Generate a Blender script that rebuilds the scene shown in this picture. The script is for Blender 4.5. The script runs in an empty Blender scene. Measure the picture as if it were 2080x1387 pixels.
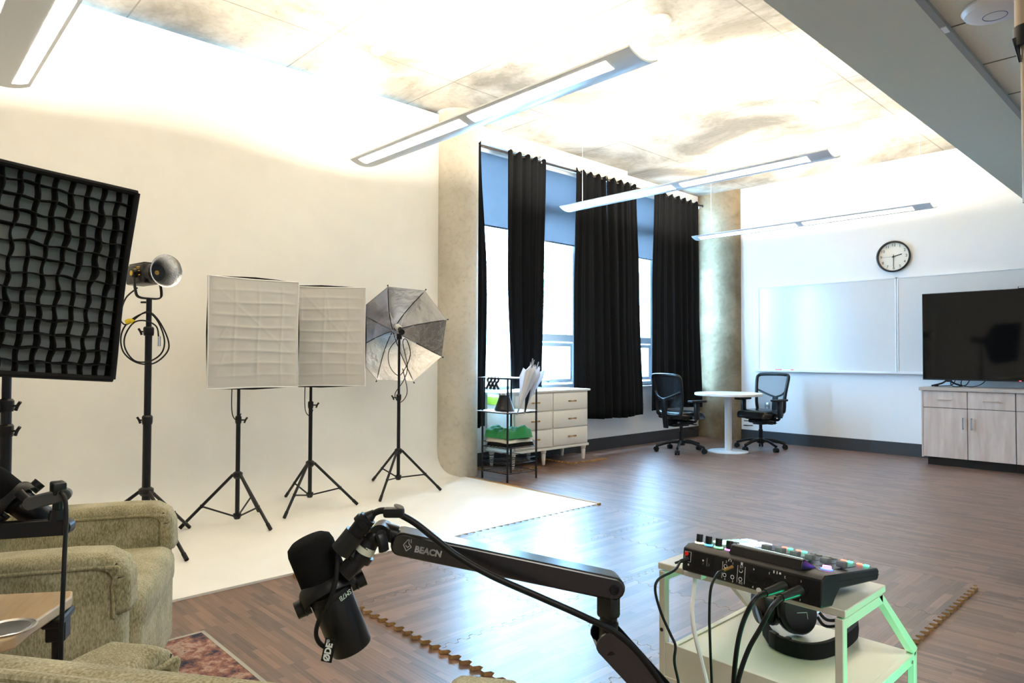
import bpy, bmesh, math, random
from mathutils import Vector as V, Matrix as M
random.seed(7)
PI = math.pi
R_ = math.radians
sc = bpy.context.scene
col = sc.collection

# ------------------------------------------------------------------ camera
EYE = V((0, 0, 1.18))
yaw, pitch, roll, FPX = R_(46.57), R_(1.325), R_(0.188), 1385.36
fw = V((-math.sin(yaw)*math.cos(pitch), math.cos(yaw)*math.cos(pitch), math.sin(pitch)))
rt0 = V((math.cos(yaw), math.sin(yaw), 0))
up0 = rt0.cross(fw)
CR = rt0*math.cos(roll) + up0*math.sin(roll)
CU = up0*math.cos(roll) - rt0*math.sin(roll)
cam_d = bpy.data.cameras.new('camera')
cam = bpy.data.objects.new('camera', cam_d)
col.objects.link(cam)
mw = M((( CR.x, CU.x, -fw.x, EYE.x), (CR.y, CU.y, -fw.y, EYE.y), (CR.z, CU.z, -fw.z, EYE.z), (0, 0, 0, 1)))
cam.matrix_world = mw
cam_d.sensor_width = 36
cam_d.lens = 36*FPX/2080
cam_d.clip_start = 0.02
sc.camera = cam

# ------------------------------------------------------------------ world, light, exposure
w = bpy.data.worlds.new('sky'); sc.world = w; w.use_nodes = True
bg = w.node_tree.nodes['Background']
bg.inputs['Color'].default_value = (0.34, 0.64, 1.0, 1)
bg.inputs['Strength'].default_value = 44.0
sc.view_settings.view_transform = 'Standard'
sc.view_settings.look = 'None'
sc.view_settings.gamma = 1
sc.view_settings.use_curve_mapping = False
sc.view_settings.exposure = 1.12
LAMP_UP = 70.0       # watts of each pendant's upward strip
LAMP_COL = (1.0, 0.885, 0.735)
def area(name, loc, rot, sx, sy, power, color):
    l = bpy.data.lights.new(name, 'AREA'); l.shape = 'RECTANGLE'; l.size = sx; l.size_y = sy
    l.energy = power; l.color = color
    o = bpy.data.objects.new(name, l); col.objects.link(o); o.location = loc; o.rotation_euler = rot
    return o
po = area('window_daylight_portal', (-5.64, 6.75, 2.15), (0, R_(-90), 0), 2.7, 4.6, 1, (1, 1, 1))
po.data.cycles.is_portal = True
# unseen fill lamp added behind the camera to lift foreground and low ceiling
area('added_fill_light', (1.3, 0.5, 2.66), (0, 0, 0), 1.2, 1.2, 26, (1.0, 0.97, 0.90))
# the green studio light standing to the right of the trolley
gl = bpy.data.lights.new('green_studio_light', 'SPOT'); gl.energy = 4.2; gl.color = (0.0, 1.0, 0.45); gl.spot_size = R_(100); gl.spot_blend = 0.5; gl.shadow_soft_size = 0.06
go = bpy.data.objects.new('green_studio_light', gl); col.objects.link(go); go.location = (-0.18, 1.56, 0.36)
go.rotation_euler = (V((-0.60, 1.58, 0.55)) - V((-0.18, 1.56, 0.36))).to_track_quat('-Z', 'Y').to_euler()

# room dimensions
CYC_X, WIN_X, WB_Y, H = -5.408, -5.57, 9.20, 3.637
RX, BY = 2.6, -2.6          # right wall, wall behind the camera
SOF_Z = 2.70

def P(px, py, t):            # estimate of a place seen at a pixel, t metres along the optical axis
    return EYE + (fw + CR*((px-1040)/FPX) - CU*((py-693.5)/FPX))*t

# ------------------------------------------------------------------ materials
MATS = {}
def nt(m): return m.node_tree.nodes, m.node_tree.links
def mat(name, colr, rough=0.5, metal=0.0, spec=0.5, emit=None, estr=0, sheen=0, trans=0, coat=0):
    if name in MATS: return MATS[name]
    m = bpy.data.materials.new(name); m.use_nodes = True
    b = m.node_tree.nodes['Principled BSDF']
    b.inputs['Base Color'].default_value = (*colr, 1)
    b.inputs['Roughness'].default_value = rough
    b.inputs['Metallic'].default_value = metal
    b.inputs['Specular IOR Level'].default_value = spec
    if sheen: b.inputs['Sheen Weight'].default_value = sheen
    if coat: b.inputs['Coat Weight'].default_value = coat
    if trans: b.inputs['Transmission Weight'].default_value = trans
    if emit: b.inputs['Emission Color'].default_value = (*emit, 1); b.inputs['Emission Strength'].default_value = estr
    MATS[name] = m
    return m
def noisy(m, scale=60, amt=0.25, bump=0.15, stretch=(1, 1, 1), detail=4, dist=0.002, coords='Object'):
    """vary the base colour and add a bump from one noise"""
    n, l = nt(m); b = n['Principled BSDF']
    tc = n.new('ShaderNodeTexCoord'); mp = n.new('ShaderNodeMapping'); mp.inputs['Scale'].default_value = stretch
    ns = n.new('ShaderNodeTexNoise'); ns.inputs['Scale'].default_value = scale; ns.inputs['Detail'].default_value = detail
    l.new(tc.outputs[coords], mp.inputs['Vector']); l.new(mp.outputs['Vector'], ns.inputs['Vector'])
    c = b.inputs['Base Color'].default_value[:3]
    if amt:
        r = n.new('ShaderNodeValToRGB'); r.color_ramp.elements[0].position = 0.3; r.color_ramp.elements[1].position = 0.7
        r.color_ramp.elements[0].color = (*[x*(1-amt) for x in c], 1); r.color_ramp.elements[1].color = (*[min(1, x*(1+amt)) for x in c], 1)
        l.new(ns.outputs['Fac'], r.inputs['Fac']); l.new(r.outputs['Color'], b.inputs['Base Color'])
    if bump:
        bp = n.new('ShaderNodeBump'); bp.inputs['Strength'].default_value = bump; bp.inputs['Distance'].default_value = dist
        l.new(ns.outputs['Fac'], bp.inputs['Height']); l.new(bp.outputs['Normal'], b.inputs['Normal'])
    return m
def math_node(n, op, a=None, b=None):
    x = n.new('ShaderNodeMath'); x.operation = op
    if a is not None: x.inputs[0].default_value = a
    if b is not None: x.inputs[1].default_value = b
    return x

def concrete(name, base, dark, seams=False, scale=1.3):
    m = mat(name, base, 0.85, 0, 0.08); n, l = nt(m); b = n['Principled BSDF']
    tc = n.new('ShaderNodeTexCoord')
    n1 = n.new('ShaderNodeTexNoise'); n1.inputs['Scale'].default_value = scale; n1.inputs['Detail'].default_value = 9; n1.inputs['Roughness'].default_value = 0.62; n1.inputs['Distortion'].default_value = 0.6
    n2 = n.new('ShaderNodeTexNoise'); n2.inputs['Scale'].default_value = 22; n2.inputs['Detail'].default_value = 6
    vo = n.new('ShaderNodeTexVoronoi'); vo.inputs['Scale'].default_value = 14
    for x in (n1, n2, vo): l.new(tc.outputs['Object'], x.inputs['Vector'])
    r = n.new('ShaderNodeValToRGB'); r.color_ramp.elements[0].position = 0.36; r.color_ramp.elements[1].position = 0.60
    r.color_ramp.elements[0].color = (*dark, 1); r.color_ramp.elements[1].color = (*base, 1)
    l.new(n1.outputs['Fac'], r.inputs['Fac'])
    r2 = n.new('ShaderNodeValToRGB'); r2.color_ramp.elements[0].position = 0.25; r2.color_ramp.elements[1].position = 0.5
    r2.color_ramp.elements[0].color = (0.86, 0.85, 0.82, 1); r2.color_ramp.elements[1].color = (1, 1, 1, 1)
    l.new(n2.outputs['Fac'], r2.inputs['Fac'])
    mx = n.new('ShaderNodeMix'); mx.data_type = 'RGBA'; mx.blend_type = 'MULTIPLY'; mx.inputs[0].default_value = 1
    l.new(r.outputs['Color'], mx.inputs[6]); l.new(r2.outputs['Color'], mx.inputs[7])
    # pinholes
    r3 = n.new('ShaderNodeValToRGB'); r3.color_ramp.elements[0].position = 0.05; r3.color_ramp.elements[1].position = 0.09
    r3.color_ramp.elements[0].color = (0.35, 0.33, 0.3, 1); r3.color_ramp.elements[1].color = (1, 1, 1, 1)
    l.new(vo.outputs['Distance'], r3.inputs['Fac'])
    mx2 = n.new('ShaderNodeMix'); mx2.data_type = 'RGBA'; mx2.blend_type = 'MULTIPLY'; mx2.inputs[0].default_value = 0.6
    l.new(mx.outputs[2], mx2.inputs[6]); l.new(r3.outputs['Color'], mx2.inputs[7])
    out = mx2.outputs[2]
    if seams:
        sp = n.new('ShaderNodeSeparateXYZ'); l.new(tc.outputs['Object'], sp.inputs[0])
        prev = None
        for axis, off, per in (('X', 4.75, 2.44), ('Y', -1.33, 1.22)):
            a = math_node(n, 'ADD', b=off + per*20 + per/2); l.new(sp.outputs[axis], a.inputs[0])
            mo = math_node(n, 'MODULO', b=per); l.new(a.outputs[0], mo.inputs[0])
            s = math_node(n, 'SUBTRACT', b=per/2); l.new(mo.outputs[0], s.inputs[0])
            ab = math_node(n, 'ABSOLUTE'); l.new(s.outputs[0], ab.inputs[0])
            lt = math_node(n, 'LESS_THAN', b=0.006); l.new(ab.outputs[0], lt.inputs[0])
            if prev:
                mxn = math_node(n, 'MAXIMUM'); l.new(prev, mxn.inputs[0]); l.new(lt.outputs[0], mxn.inputs[1]); prev = mxn.outputs[0]
            else: prev = lt.outputs[0]
        mx3 = n.new('ShaderNodeMix'); mx3.data_type = 'RGBA'
        fm = math_node(n, 'MULTIPLY', b=0.6); l.new(prev, fm.inputs[0])
        l.new(fm.outputs[0], mx3.inputs[0]); l.new(out, mx3.inputs[6]); mx3.inputs[7].default_value = (dark[0]*.6, dark[1]*.6, dark[2]*.6, 1)
        out = mx3.outputs[2]
    l.new(out, b.inputs['Base Color'])
    bp = n.new('ShaderNodeBump'); bp.inputs['Strength'].default_value = 0.25; bp.inputs['Distance'].default_value = 0.004
    l.new(n2.outputs['Fac'], bp.inputs['Height']); l.new(bp.outputs['Normal'], b.inputs['Normal'])
    return m

def planks(name, dark, light, rotz=0.0, rough=0.36, pl=0.30, pw=0.036, spec=0.5):
    m = mat(name, dark, rough, 0, spec); n, l = nt(m); b = n['Principled BSDF']
    tc = n.new('ShaderNodeTexCoord'); mp = n.new('ShaderNodeMapping'); mp.inputs['Rotation'].default_value = (0, 0, rotz)
    l.new(tc.outputs['Object'], mp.inputs['Vector'])
    br = n.new('ShaderNodeTexBrick'); br.inputs['Scale'].default_value = 1; br.inputs['Brick Width'].default_value = pl; br.inputs['Row Height'].default_value = pw
    br.inputs['Mortar Size'].default_value = 0.0006; br.inputs['Color1'].default_value = (0, 0, 0, 1); br.inputs['Color2'].default_value = (1, 1, 1, 1); br.inputs['Mortar'].default_value = (0.2, 0.2, 0.2, 1)
    br.offset = 0.37; br.offset_frequency = 2; br.squash = 1
    l.new(mp.outputs['Vector'], br.inputs['Vector'])
    mp2 = n.new('ShaderNodeMapping'); mp2.inputs['Scale'].default_value = (2.2, 95, 1); l.new(mp.outputs['Vector'], mp2.inputs['Vector'])
    ns = n.new('ShaderNodeTexNoise'); ns.inputs['Scale'].default_value = 1.4; ns.inputs['Detail'].default_value = 7; ns.inputs['Roughness'].default_value = 0.65; ns.inputs['Distortion'].default_value = 0.5
    l.new(mp2.outputs['Vector'], ns.inputs['Vector'])
    a = n.new('ShaderNodeMix'); a.data_type = 'FLOAT'; a.inputs[0].default_value = 0.70
    l.new(br.outputs['Color'], a.inputs[2]); l.new(ns.outputs['Fac'], a.inputs[3])
    r = n.new('ShaderNodeValToRGB'); r.color_ramp.elements[0].position = 0.25; r.color_ramp.elements[1].position = 0.78
    r.color_ramp.elements[0].color = (*dark, 1); r.color_ramp.elements[1].color = (*light, 1)
    l.new(a.outputs[0], r.inputs['Fac']); l.new(r.outputs['Color'], b.inputs['Base Color'])
    b.inputs['Coat Weight'].default_value = 0.35; b.inputs['Coat Roughness'].default_value = 0.36
    rr = n.new('ShaderNodeMapRange'); rr.inputs[3].default_value = rough-0.06; rr.inputs[4].default_value = rough+0.1
    l.new(ns.outputs['Fac'], rr.inputs[0]); l.new(rr.outputs[0], b.inputs['Roughness'])
    bp = n.new('ShaderNodeBump'); bp.inputs['Strength'].default_value = 0.35; bp.inputs['Distance'].default_value = 0.0015
    l.new(ns.outputs['Fac'], bp.inputs['Height']); l.new(bp.outputs['Normal'], b.inputs['Normal'])
    return m

m_ceil = concrete('raw_concrete_ceiling', (0.47, 0.445, 0.385), (0.185, 0.17, 0.14), True, 0.9)
m_conc = concrete('column_concrete', (0.60, 0.555, 0.47), (0.50, 0.46, 0.385), False, 1.6)
m_pill = concrete('corner_concrete', (0.27, 0.205, 0.13), (0.17, 0.125, 0.075), False, 1.8)
m_wall = noisy(mat('white_wall_paint', (0.80, 0.80, 0.80), 0.6, 0, 0.3), 90, 0.015, 0.05)
m_cyc = noisy(mat('cyclorama_paint', (0.88, 0.865, 0.815), 0.55, 0, 0.25), 3.5, 0.02, 0.03)
m_dark_base = mat('dark_rubber_base', (0.035, 0.036, 0.04), 0.5)
m_soffit = noisy(mat('grey_gypsum_soffit', (0.64, 0.64, 0.52), 0.8, 0, 0.2), 200, 0.03, 0.05)
m_tile = noisy(mat('ceiling_tile_grey', (0.78, 0.76, 0.62), 0.9, 0, 0.1), 260, 0.06, 0.2)
m_floor = planks('plank_floor', (0.034, 0.015, 0.009), (0.32, 0.165, 0.105), 0.0, 0.40, 0.22, 0.026, 1.0)
m_mat = planks('foam_mat_wood_print', (0.042, 0.019, 0.012), (0.31, 0.165, 0.108), PI/2, 0.37, 0.26, 0.04, 1.0)
m_foam = noisy(mat('tan_foam', (0.42, 0.25, 0.10), 0.8), 150, 0.2, 0.2)
m_alu = mat('white_window_frame', (0.72, 0.74, 0.76), 0.35)
m_black = noisy(mat('black_plastic', (0.006, 0.006, 0.0065), 0.36, 0, 0.4), 300, 0.1, 0.1, dist=0.0005)
m_blackm = mat('black_metal', (0.006, 0.006, 0.007), 0.32, 0.1, 0.4)
m_blackrub = mat('black_rubber', (0.007, 0.007, 0.007), 0.5, 0, 0.3)
m_curt = noisy(mat('black_curtain_cloth', (0.0055, 0.0062, 0.0075), 0.9, 0, 0.15), 500, 0.15, 0.2, dist=0.0006)
m_bfab = noisy(mat('black_softbox_cloth', (0.008, 0.008, 0.008), 0.7, 0, 0.2), 400, 0.2, 0.2, dist=0.0006)
m_steel = mat('brushed_steel', (0.55, 0.55, 0.56), 0.28, 1)
m_chrome = mat('chrome', (0.75, 0.76, 0.78), 0.12, 1)
m_white = mat('white_lacquer', (0.82, 0.82, 0.80), 0.3)
m_whitep = mat('white_plastic', (0.80, 0.80, 0.78), 0.4)
m_cream = noisy(mat('cream_painted_wood', (0.80, 0.77, 0.70), 0.4), 40, 0.02, 0.05)
m_brass = mat('aged_brass', (0.45, 0.27, 0.10), 0.35, 1)
m_shell = mat('pendant_shell_metal', (0.72, 0.75, 0.78), 0.35, 0.3)
m_diff = mat('pendant_diffuser', (0.9, 0.9, 0.88), 0.5, emit=(1.0, 0.92, 0.80), estr=4.0)
m_lampin = mat('pendant_lamp_tube', (0.9, 0.9, 0.9), 0.5, emit=LAMP_COL, estr=6)
m_red = mat('red_marker_plastic', (0.7, 0.02, 0.03), 0.4)
m_wboard = mat('whiteboard_enamel', (0.60, 0.61, 0.62), 0.2, 0, 0.5)
m_screen = mat('television_glass', (0.004, 0.004, 0.004), 0.05, 0, 0.4)
m_rug = mat('rug', (0.3, 0.2, 0.15), 0.95)
m_silver = noisy(mat('silver_umbrella_lining', (0.62, 0.62, 0.64), 0.27, 0.92), 14, 0.03, 0.5, dist=0.012)

def wood(name, c1, c2, axis_scale, rough=0.4):
    m = mat(name, c1, rough); n, l = nt(m); b = n['Principled BSDF']
    tc = n.new('ShaderNodeTexCoord'); mp = n.new('ShaderNodeMapping'); mp.inputs['Scale'].default_value = axis_scale
    ns = n.new('ShaderNodeTexNoise'); ns.inputs['Scale'].default_value = 3; ns.inputs['Detail'].default_value = 6; ns.inputs['Distortion'].default_value = 0.3
    l.new(tc.outputs['Object'], mp.inputs['Vector']); l.new(mp.outputs['Vector'], ns.inputs['Vector'])
    r = n.new('ShaderNodeValToRGB'); r.color_ramp.elements[0].position = 0.3; r.color_ramp.elements[1].position = 0.7
    r.color_ramp.elements[0].color = (*c1, 1); r.color_ramp.elements[1].color = (*c2, 1)
    l.new(ns.outputs['Fac'], r.inputs['Fac']); l.new(r.outputs['Color'], b.inputs['Base Color'])
    return m
m_cab = wood('pale_elm_laminate', (0.52, 0.395, 0.32), (0.68, 0.55, 0.47), (6, 1, 0.8))
m_ctop = noisy(mat('taupe_counter', (0.47, 0.39, 0.33), 0.4), 80, 0.05, 0.02)
m_tablet = wood('light_oak_laminate', (0.50, 0.34, 0.18), (0.62, 0.45, 0.26), (2, 18, 2))

def fabric_mat():
    m = mat('sage_chenille', (0.40, 0.37, 0.24), 0.9, 0, 0.2, sheen=0.12); n, l = nt(m); b = n['Principled BSDF']
    tc = n.new('ShaderNodeTexCoord')
    mp = n.new('ShaderNodeMapping'); mp.inputs['Scale'].default_value = (1, 1, 0.35); l.new(tc.outputs['Object'], mp.inputs['Vector'])
    n1 = n.new('ShaderNodeTexNoise'); n1.inputs['Scale'].default_value = 260; n1.inputs['Detail'].default_value = 3
    n2 = n.new('ShaderNodeTexNoise'); n2.inputs['Scale'].default_value = 9; n2.inputs['Detail'].default_value = 5
    l.new(mp.outputs['Vector'], n1.inputs['Vector']); l.new(tc.outputs['Object'], n2.inputs['Vector'])
    a = n.new('ShaderNodeMix'); a.data_type = 'FLOAT'; a.inputs[0].default_value = 0.4
    l.new(n1.outputs['Fac'], a.inputs[2]); l.new(n2.outputs['Fac'], a.inputs[3])
    r = n.new('ShaderNodeValToRGB'); r.color_ramp.elements[0].position = 0.36; r.color_ramp.elements[1].position = 0.64
    r.color_ramp.elements[0].color = (0.25, 0.215, 0.110, 1); r.color_ramp.elements[1].color = (0.62, 0.565, 0.37, 1)
    l.new(a.outputs[0], r.inputs['Fac']); l.new(r.outputs['Color'], b.inputs['Base Color'])
    bp = n.new('ShaderNodeBump'); bp.inputs['Strength'].default_value = 0.5; bp.inputs['Distance'].default_value = 0.002
    l.new(n1.outputs['Fac'], bp.inputs['Height']); l.new(bp.outputs['Normal'], b.inputs['Normal'])
    return m
m_fab = fabric_mat()

def rug_mat():
    m = m_rug; n, l = nt(m); b = n['Principled BSDF']
    tc = n.new('ShaderNodeTexCoord'); ns = n.new('ShaderNodeTexNoise'); ns.inputs['Scale'].default_value = 9; ns.inputs['Detail'].default_value = 8; ns.inputs['Roughness'].default_value = 0.75
    l.new(tc.outputs['Object'], ns.inputs['Vector'])
    r = n.new('ShaderNodeValToRGB'); e = r.color_ramp.elements
    e[0].position = 0.38; e[0].color = (0.02, 0.025, 0.05, 1); e[1].position = 0.50; e[1].color = (0.30, 0.13, 0.09, 1)
    x = e.new(0.57); x.color = (0.48, 0.33, 0.25, 1); x = e.new(0.66); x.color = (0.06, 0.06, 0.08, 1)
    l.new(ns.outputs['Fac'], r.inputs['Fac']); l.new(r.outputs['Color'], b.inputs['Base Color'])
rug_mat()

def cloth_translucent(name, colr, trans):
    m = bpy.data.materials.new(name); m.use_nodes = True; n, l = nt(m); n.remove(n['Principled BSDF'])
    d = n.new('ShaderNodeBsdfDiffuse'); t = n.new('ShaderNodeBsdfTranslucent'); mx = n.new('ShaderNodeMixShader')
    d.inputs[0].default_value = (*colr, 1); t.inputs[0].default_value = (*colr, 1); mx.inputs[0].default_value = trans
    l.new(d.outputs[0], mx.inputs[1]); l.new(t.outputs[0], mx.inputs[2]); l.new(mx.outputs[0], n['Material Output'].inputs[0])
    return m
def shade_mat():
    m = cloth_translucent('roller_shade_screen', (0.125, 0.12, 0.125), 0.9); n, l = nt(m)
    tr = n.new('ShaderNodeBsdfTransparent'); mx = n.new('ShaderNodeMixShader'); mx.inputs[0].default_value = 0.015
    old = n['Material Output'].inputs[0].links[0].from_socket
    l.new(old, mx.inputs[1]); l.new(tr.outputs[0], mx.inputs[2]); l.new(mx.outputs[0], n['Material Output'].inputs[0])
    return m
m_shade = shade_mat()
m_sbwhite = cloth_translucent('white_diffusion_cloth', (0.86, 0.84, 0.79), 0.3)
m_sbgrey = cloth_translucent('inner_diffusion_cloth', (0.52, 0.56, 0.53), 0.25)
m_umbw = cloth_translucent('white_umbrella_cloth', (0.80, 0.80, 0.85), 0.4)
def glass_mat():
    m = bpy.data.materials.new('window_glass'); m.use_nodes = True; n, l = nt(m); n.remove(n['Principled BSDF'])
    t = n.new('ShaderNodeBsdfTransparent'); t.inputs[0].default_value = (0.93, 0.97, 0.98, 1)
    g = n.new('ShaderNodeBsdfGlossy'); g.inputs['Roughness'].default_value = 0.03
    f0 = n.new('ShaderNodeLayerWeight'); f0.inputs[0].default_value = 0.5; f1 = math_node(n, 'POWER', b=5.0); f = math_node(n, 'MULTIPLY_ADD', b=0.8); f.inputs[2].default_value = 0.02
    l.new(f0.outputs['Facing'], f1.inputs[0]); l.new(f1.outputs[0], f.inputs[0]); mx = n.new('ShaderNodeMixShader')
    l.new(f.outputs[0], mx.inputs[0]); l.new(t.outputs[0], mx.inputs[1]); l.new(g.outputs[0], mx.inputs[2]); l.new(mx.outputs[0], n['Material Output'].inputs[0])
    return m
m_glass = glass_mat()
def mesh_mat():
    m = bpy.data.materials.new('chair_mesh_net'); m.use_nodes = True; n, l = nt(m); b = n['Principled BSDF']
    b.inputs['Base Color'].default_value = (0.012, 0.013, 0.015, 1); b.inputs['Roughness'].default_value = 0.5
    t = n.new('ShaderNodeBsdfTransparent'); mx = n.new('ShaderNodeMixShader'); mx.inputs[0].default_value = 0.42
    l.new(b.outputs[0], mx.inputs[1]); l.new(t.outputs[0], mx.inputs[2]); l.new(mx.outputs[0], n['Material Output'].inputs[0])
    return m
m_net = mesh_mat()
m_leather = noisy(mat('black_leather', (0.012, 0.012, 0.013), 0.22), 220, 0.1, 0.25, dist=0.0008)
m_trolley = mat('white_powder_coat', (0.74, 0.73, 0.60), 0.3)

# ------------------------------------------------------------------ mesh builder
def frame(z, x=None):
    """rotation matrix whose Z is z and X near x"""
    z = V(z).normalized(); x = V(x) if x is not None else (V((1, 0, 0)) if abs(z.x) < 0.9 else V((0, 1, 0)))
    y = z.cross(x).normalized(); x = y.cross(z).normalized()
    return M((x, y, z)).transposed()
def MX(loc=(0, 0, 0), rot=None, eul=None):
    m = M.Translation(V(loc))
    if rot is not None: m = m @ rot.to_4x4()
    if eul is not None: m = m @ (M.Rotation(eul[2], 4, 'Z') @ M.Rotation(eul[1], 4, 'Y') @ M.Rotation(eul[0], 4, 'X'))
    return m
class MB:
    def __init__(s): s.v = []; s.f = []; s.mi = []; s.cur = 0
    def add(s, vs, fs, mx=None):
        b = len(s.v)
        s.v += [tuple(mx @ V(p)) if mx is not None else tuple(p) for p in vs]
        s.f += [tuple(b+i for i in f) for f in fs]; s.mi += [s.cur]*len(fs)
        return s
    def box(s, a, b, mx=None):
        x0, y0, z0 = a; x1, y1, z1 = b
        return s.add([(x0,y0,z0),(x1,y0,z0),(x1,y1,z0),(x0,y1,z0),(x0,y0,z1),(x1,y0,z1),(x1,y1,z1),(x0,y1,z1)],
                     [(0,3,2,1),(4,5,6,7),(0,1,5,4),(1,2,6,5),(2,3,7,6),(3,0,4,7)], mx)
    def cbox(s, c, d, mx=None):
        return s.box([c[i]-d[i]/2 for i in range(3)], [c[i]+d[i]/2 for i in range(3)], mx)
    def lathe(s, prof, seg=24, mx=None, caps=True, sx=1, sy=1):
        vs = []; fs = []
        for r, z in prof:
            for k in range(seg): a = 2*PI*k/seg; vs.append((r*math.cos(a)*sx, r*math.sin(a)*sy, z))
        for i in range(len(prof)-1):
            for k in range(seg): k2 = (k+1) % seg; fs.append((i*seg+k, i*seg+k2, (i+1)*seg+k2, (i+1)*seg+k))
        if caps:
            fs.append(tuple(reversed(range(seg)))); fs.append(tuple(range((len(prof)-1)*seg, len(prof)*seg)))
        return s.add(vs, fs, mx)
    def cyl(s, p0, p1, r0, r1=None, seg=16, mx=None):
        p0 = V(p0); p1 = V(p1); r1 = r0 if r1 is None else r1; L = (p1-p0).length
        m = MX(p0, frame(p1-p0))
        return s.lathe([(r0, 0), (r1, L)], seg, mx @ m if mx is not None else m)
    def tube(s, pts, r, seg=8, mx=None, sub=6, closed=False, flat=None):
        pts = [V(p) for p in pts]
        if sub > 1 and len(pts) > 2:
            q = []; n = len(pts); rng = range(n if closed else n-1)
            for i in rng:
                p0 = pts[(i-1) % n] if (closed or i > 0) else pts[0]*2-pts[1]
                p1 = pts[i]; p2 = pts[(i+1) % n]; p3 = pts[(i+2) % n] if (closed or i+2 < n) else pts[-1]*2-pts[-2]
                for j in range(sub):
                    t = j/sub
                    q.append(0.5*((2*p1)+(p2-p0)*t+(2*p0-5*p1+4*p2-p3)*t*t+(3*p1-p0-3*p2+p3)*t*t*t))
            if not closed: q.append(pts[-1])
            pts = q
        n = len(pts); vs = []; fs = []; x = None
        for i, p in enumerate(pts):
            d = (pts[(i+1) % n]-pts[i-1]) if (closed or 0 < i < n-1) else (pts[1]-pts[0] if i == 0 else pts[-1]-pts[-2])
            if d.length < 1e-9: d = V((0, 0, 1))
            d.normalize()
            if x is None: x = V((1, 0, 0)) if abs(d.x) < 0.8 else V((0, 0, 1))
            y = d.cross(x).normalized(); x = y.cross(d).normalized()
            for k in range(seg):
                a = 2*PI*k/seg; vs.append(p + (x*math.cos(a)*(flat[0] if flat else 1) + y*math.sin(a)*(flat[1] if flat else 1))*r)
        for i in range(n if closed else n-1):
            i2 = (i+1) % n
            for k in range(seg): k2 = (k+1) % seg; fs.append((i*seg+k, i*seg+k2, i2*seg+k2, i2*seg+k))
        if not closed: fs.append(tuple(reversed(range(seg)))); fs.append(tuple(range((n-1)*seg, n*seg)))
        return s.add(vs, fs, mx)
    def sphere(s, c, r, mx=None, sx=1, sy=1, sz=1, seg=16, rings=10):
        prof = [(max(1e-4, r*math.sin(PI*i/rings)), -r*math.cos(PI*i/rings)*sz) for i in range(rings+1)]
        m = MX(c); m = mx @ m if mx is not None else m
        return s.lathe(prof, seg, m, True, sx, sy)
    def prism(s, out, z0, z1, mx=None):
        n = len(out)
        vs = [(x, y, z0) for x, y in out]+[(x, y, z1) for x, y in out]
        fs = [tuple(reversed(range(n))), tuple(range(n, 2*n))]+[(i, (i+1) % n, n+(i+1) % n, n+i) for i in range(n)]
        return s.add(vs, fs, mx)
    def grid(s, fn, nu, nv, mx=None):
        vs = [fn(i/nu, j/nv) for j in range(nv+1) for i in range(nu+1)]
        fs = [(j*(nu+1)+i, j*(nu+1)+i+1, (j+1)*(nu+1)+i+1, (j+1)*(nu+1)+i) for j in range(nv) for i in range(nu)]
        return s.add(vs, fs, mx)
    def rbox(s, a, b, r, seg=3, mx=None):
        """box with rounded edges"""
        bm = bmesh.new(); bmesh.ops.create_cube(bm, size=1)
        c = [(a[i]+b[i])/2 for i in range(3)]; d = [b[i]-a[i] for i in range(3)]
        for v in bm.verts: v.co = V([c[i]+v.co[i]*d[i] for i in range(3)])
        bmesh.ops.bevel(bm, geom=bm.edges[:]+bm.verts[:], offset=min(r, min(d)/2.02), segments=seg, profile=0.5, affect='EDGES')
        bm.verts.index_update()
        s.add([tuple(v.co) for v in bm.verts], [tuple(v.index for v in f.verts) for f in bm.faces], mx); bm.free()
        return s
    def text(s, body, size, mx, ext=0.0006, ax='CENTER', bold=0.0):
        cu = bpy.data.curves.new('t', 'FONT'); cu.body = body; cu.size = size; cu.extrude = ext; cu.align_x = ax; cu.align_y = 'CENTER'; cu.resolution_u = 3; cu.offset = bold
        o = bpy.data.objects.new('t', cu); col.objects.link(o)
        bpy.context.view_layer.update()
        me = bpy.data.meshes.new_from_object(o.evaluated_get(bpy.context.evaluated_depsgraph_get()))
        s.add([tuple(v.co) for v in me.vertices], [tuple(p.vertices) for p in me.polygons], mx)
        bpy.data.objects.remove(o); bpy.data.curves.remove(cu); bpy.data.meshes.remove(me)
        return s
    def build(s, name, mt, parent=None, solid=0, bevel=0, sharp=35, offset=None, label=None, subsurf=0):
        me = bpy.data.meshes.new(name); me.from_pydata(s.v, [], s.f)
        mts = mt if isinstance(mt, (list, tuple)) else [mt]
        for x in mts: me.materials.append(x)
        if len(mts) > 1: me.polygons.foreach_set('material_index', s.mi)
        me.polygons.foreach_set('use_smooth', [True]*len(me.polygons))
        bm = bmesh.new(); bm.from_mesh(me); bmesh.ops.recalc_face_normals(bm, faces=bm.faces) if not solid else None; bm.to_mesh(me); bm.free()
        me.update(); me.set_sharp_from_angle(angle=R_(sharp))
        o = bpy.data.objects.new(name, me); col.objects.link(o)
        if parent is not None: o.parent = parent
        if solid: md = o.modifiers.new('solid', 'SOLIDIFY'); md.thickness = solid; md.offset = 0
        if bevel: md = o.modifiers.new('bevel', 'BEVEL'); md.width = bevel; md.segments = 2; md.limit_method = 'ANGLE'; md.angle_limit = R_(40)
        if subsurf: md = o.modifiers.new('sub', 'SUBSURF'); md.levels = md.render_levels = subsurf
        if label: o['label'] = label
        return o
def tag(o, label, cat, group=None):
    o['label'] = label; o['category'] = cat
    if group: o['group'] = group
    return o
def thing(name, label, cat, loc=(0, 0, 0), rz=0, group=None):
    o = bpy.data.objects.new(name, None); col.objects.link(o); o.location = loc; o.rotation_euler = (0, 0, rz); o.empty_display_size = 0.1
    return tag(o, label, cat, group)
def struct(o): o['kind'] = 'structure'; return o
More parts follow.
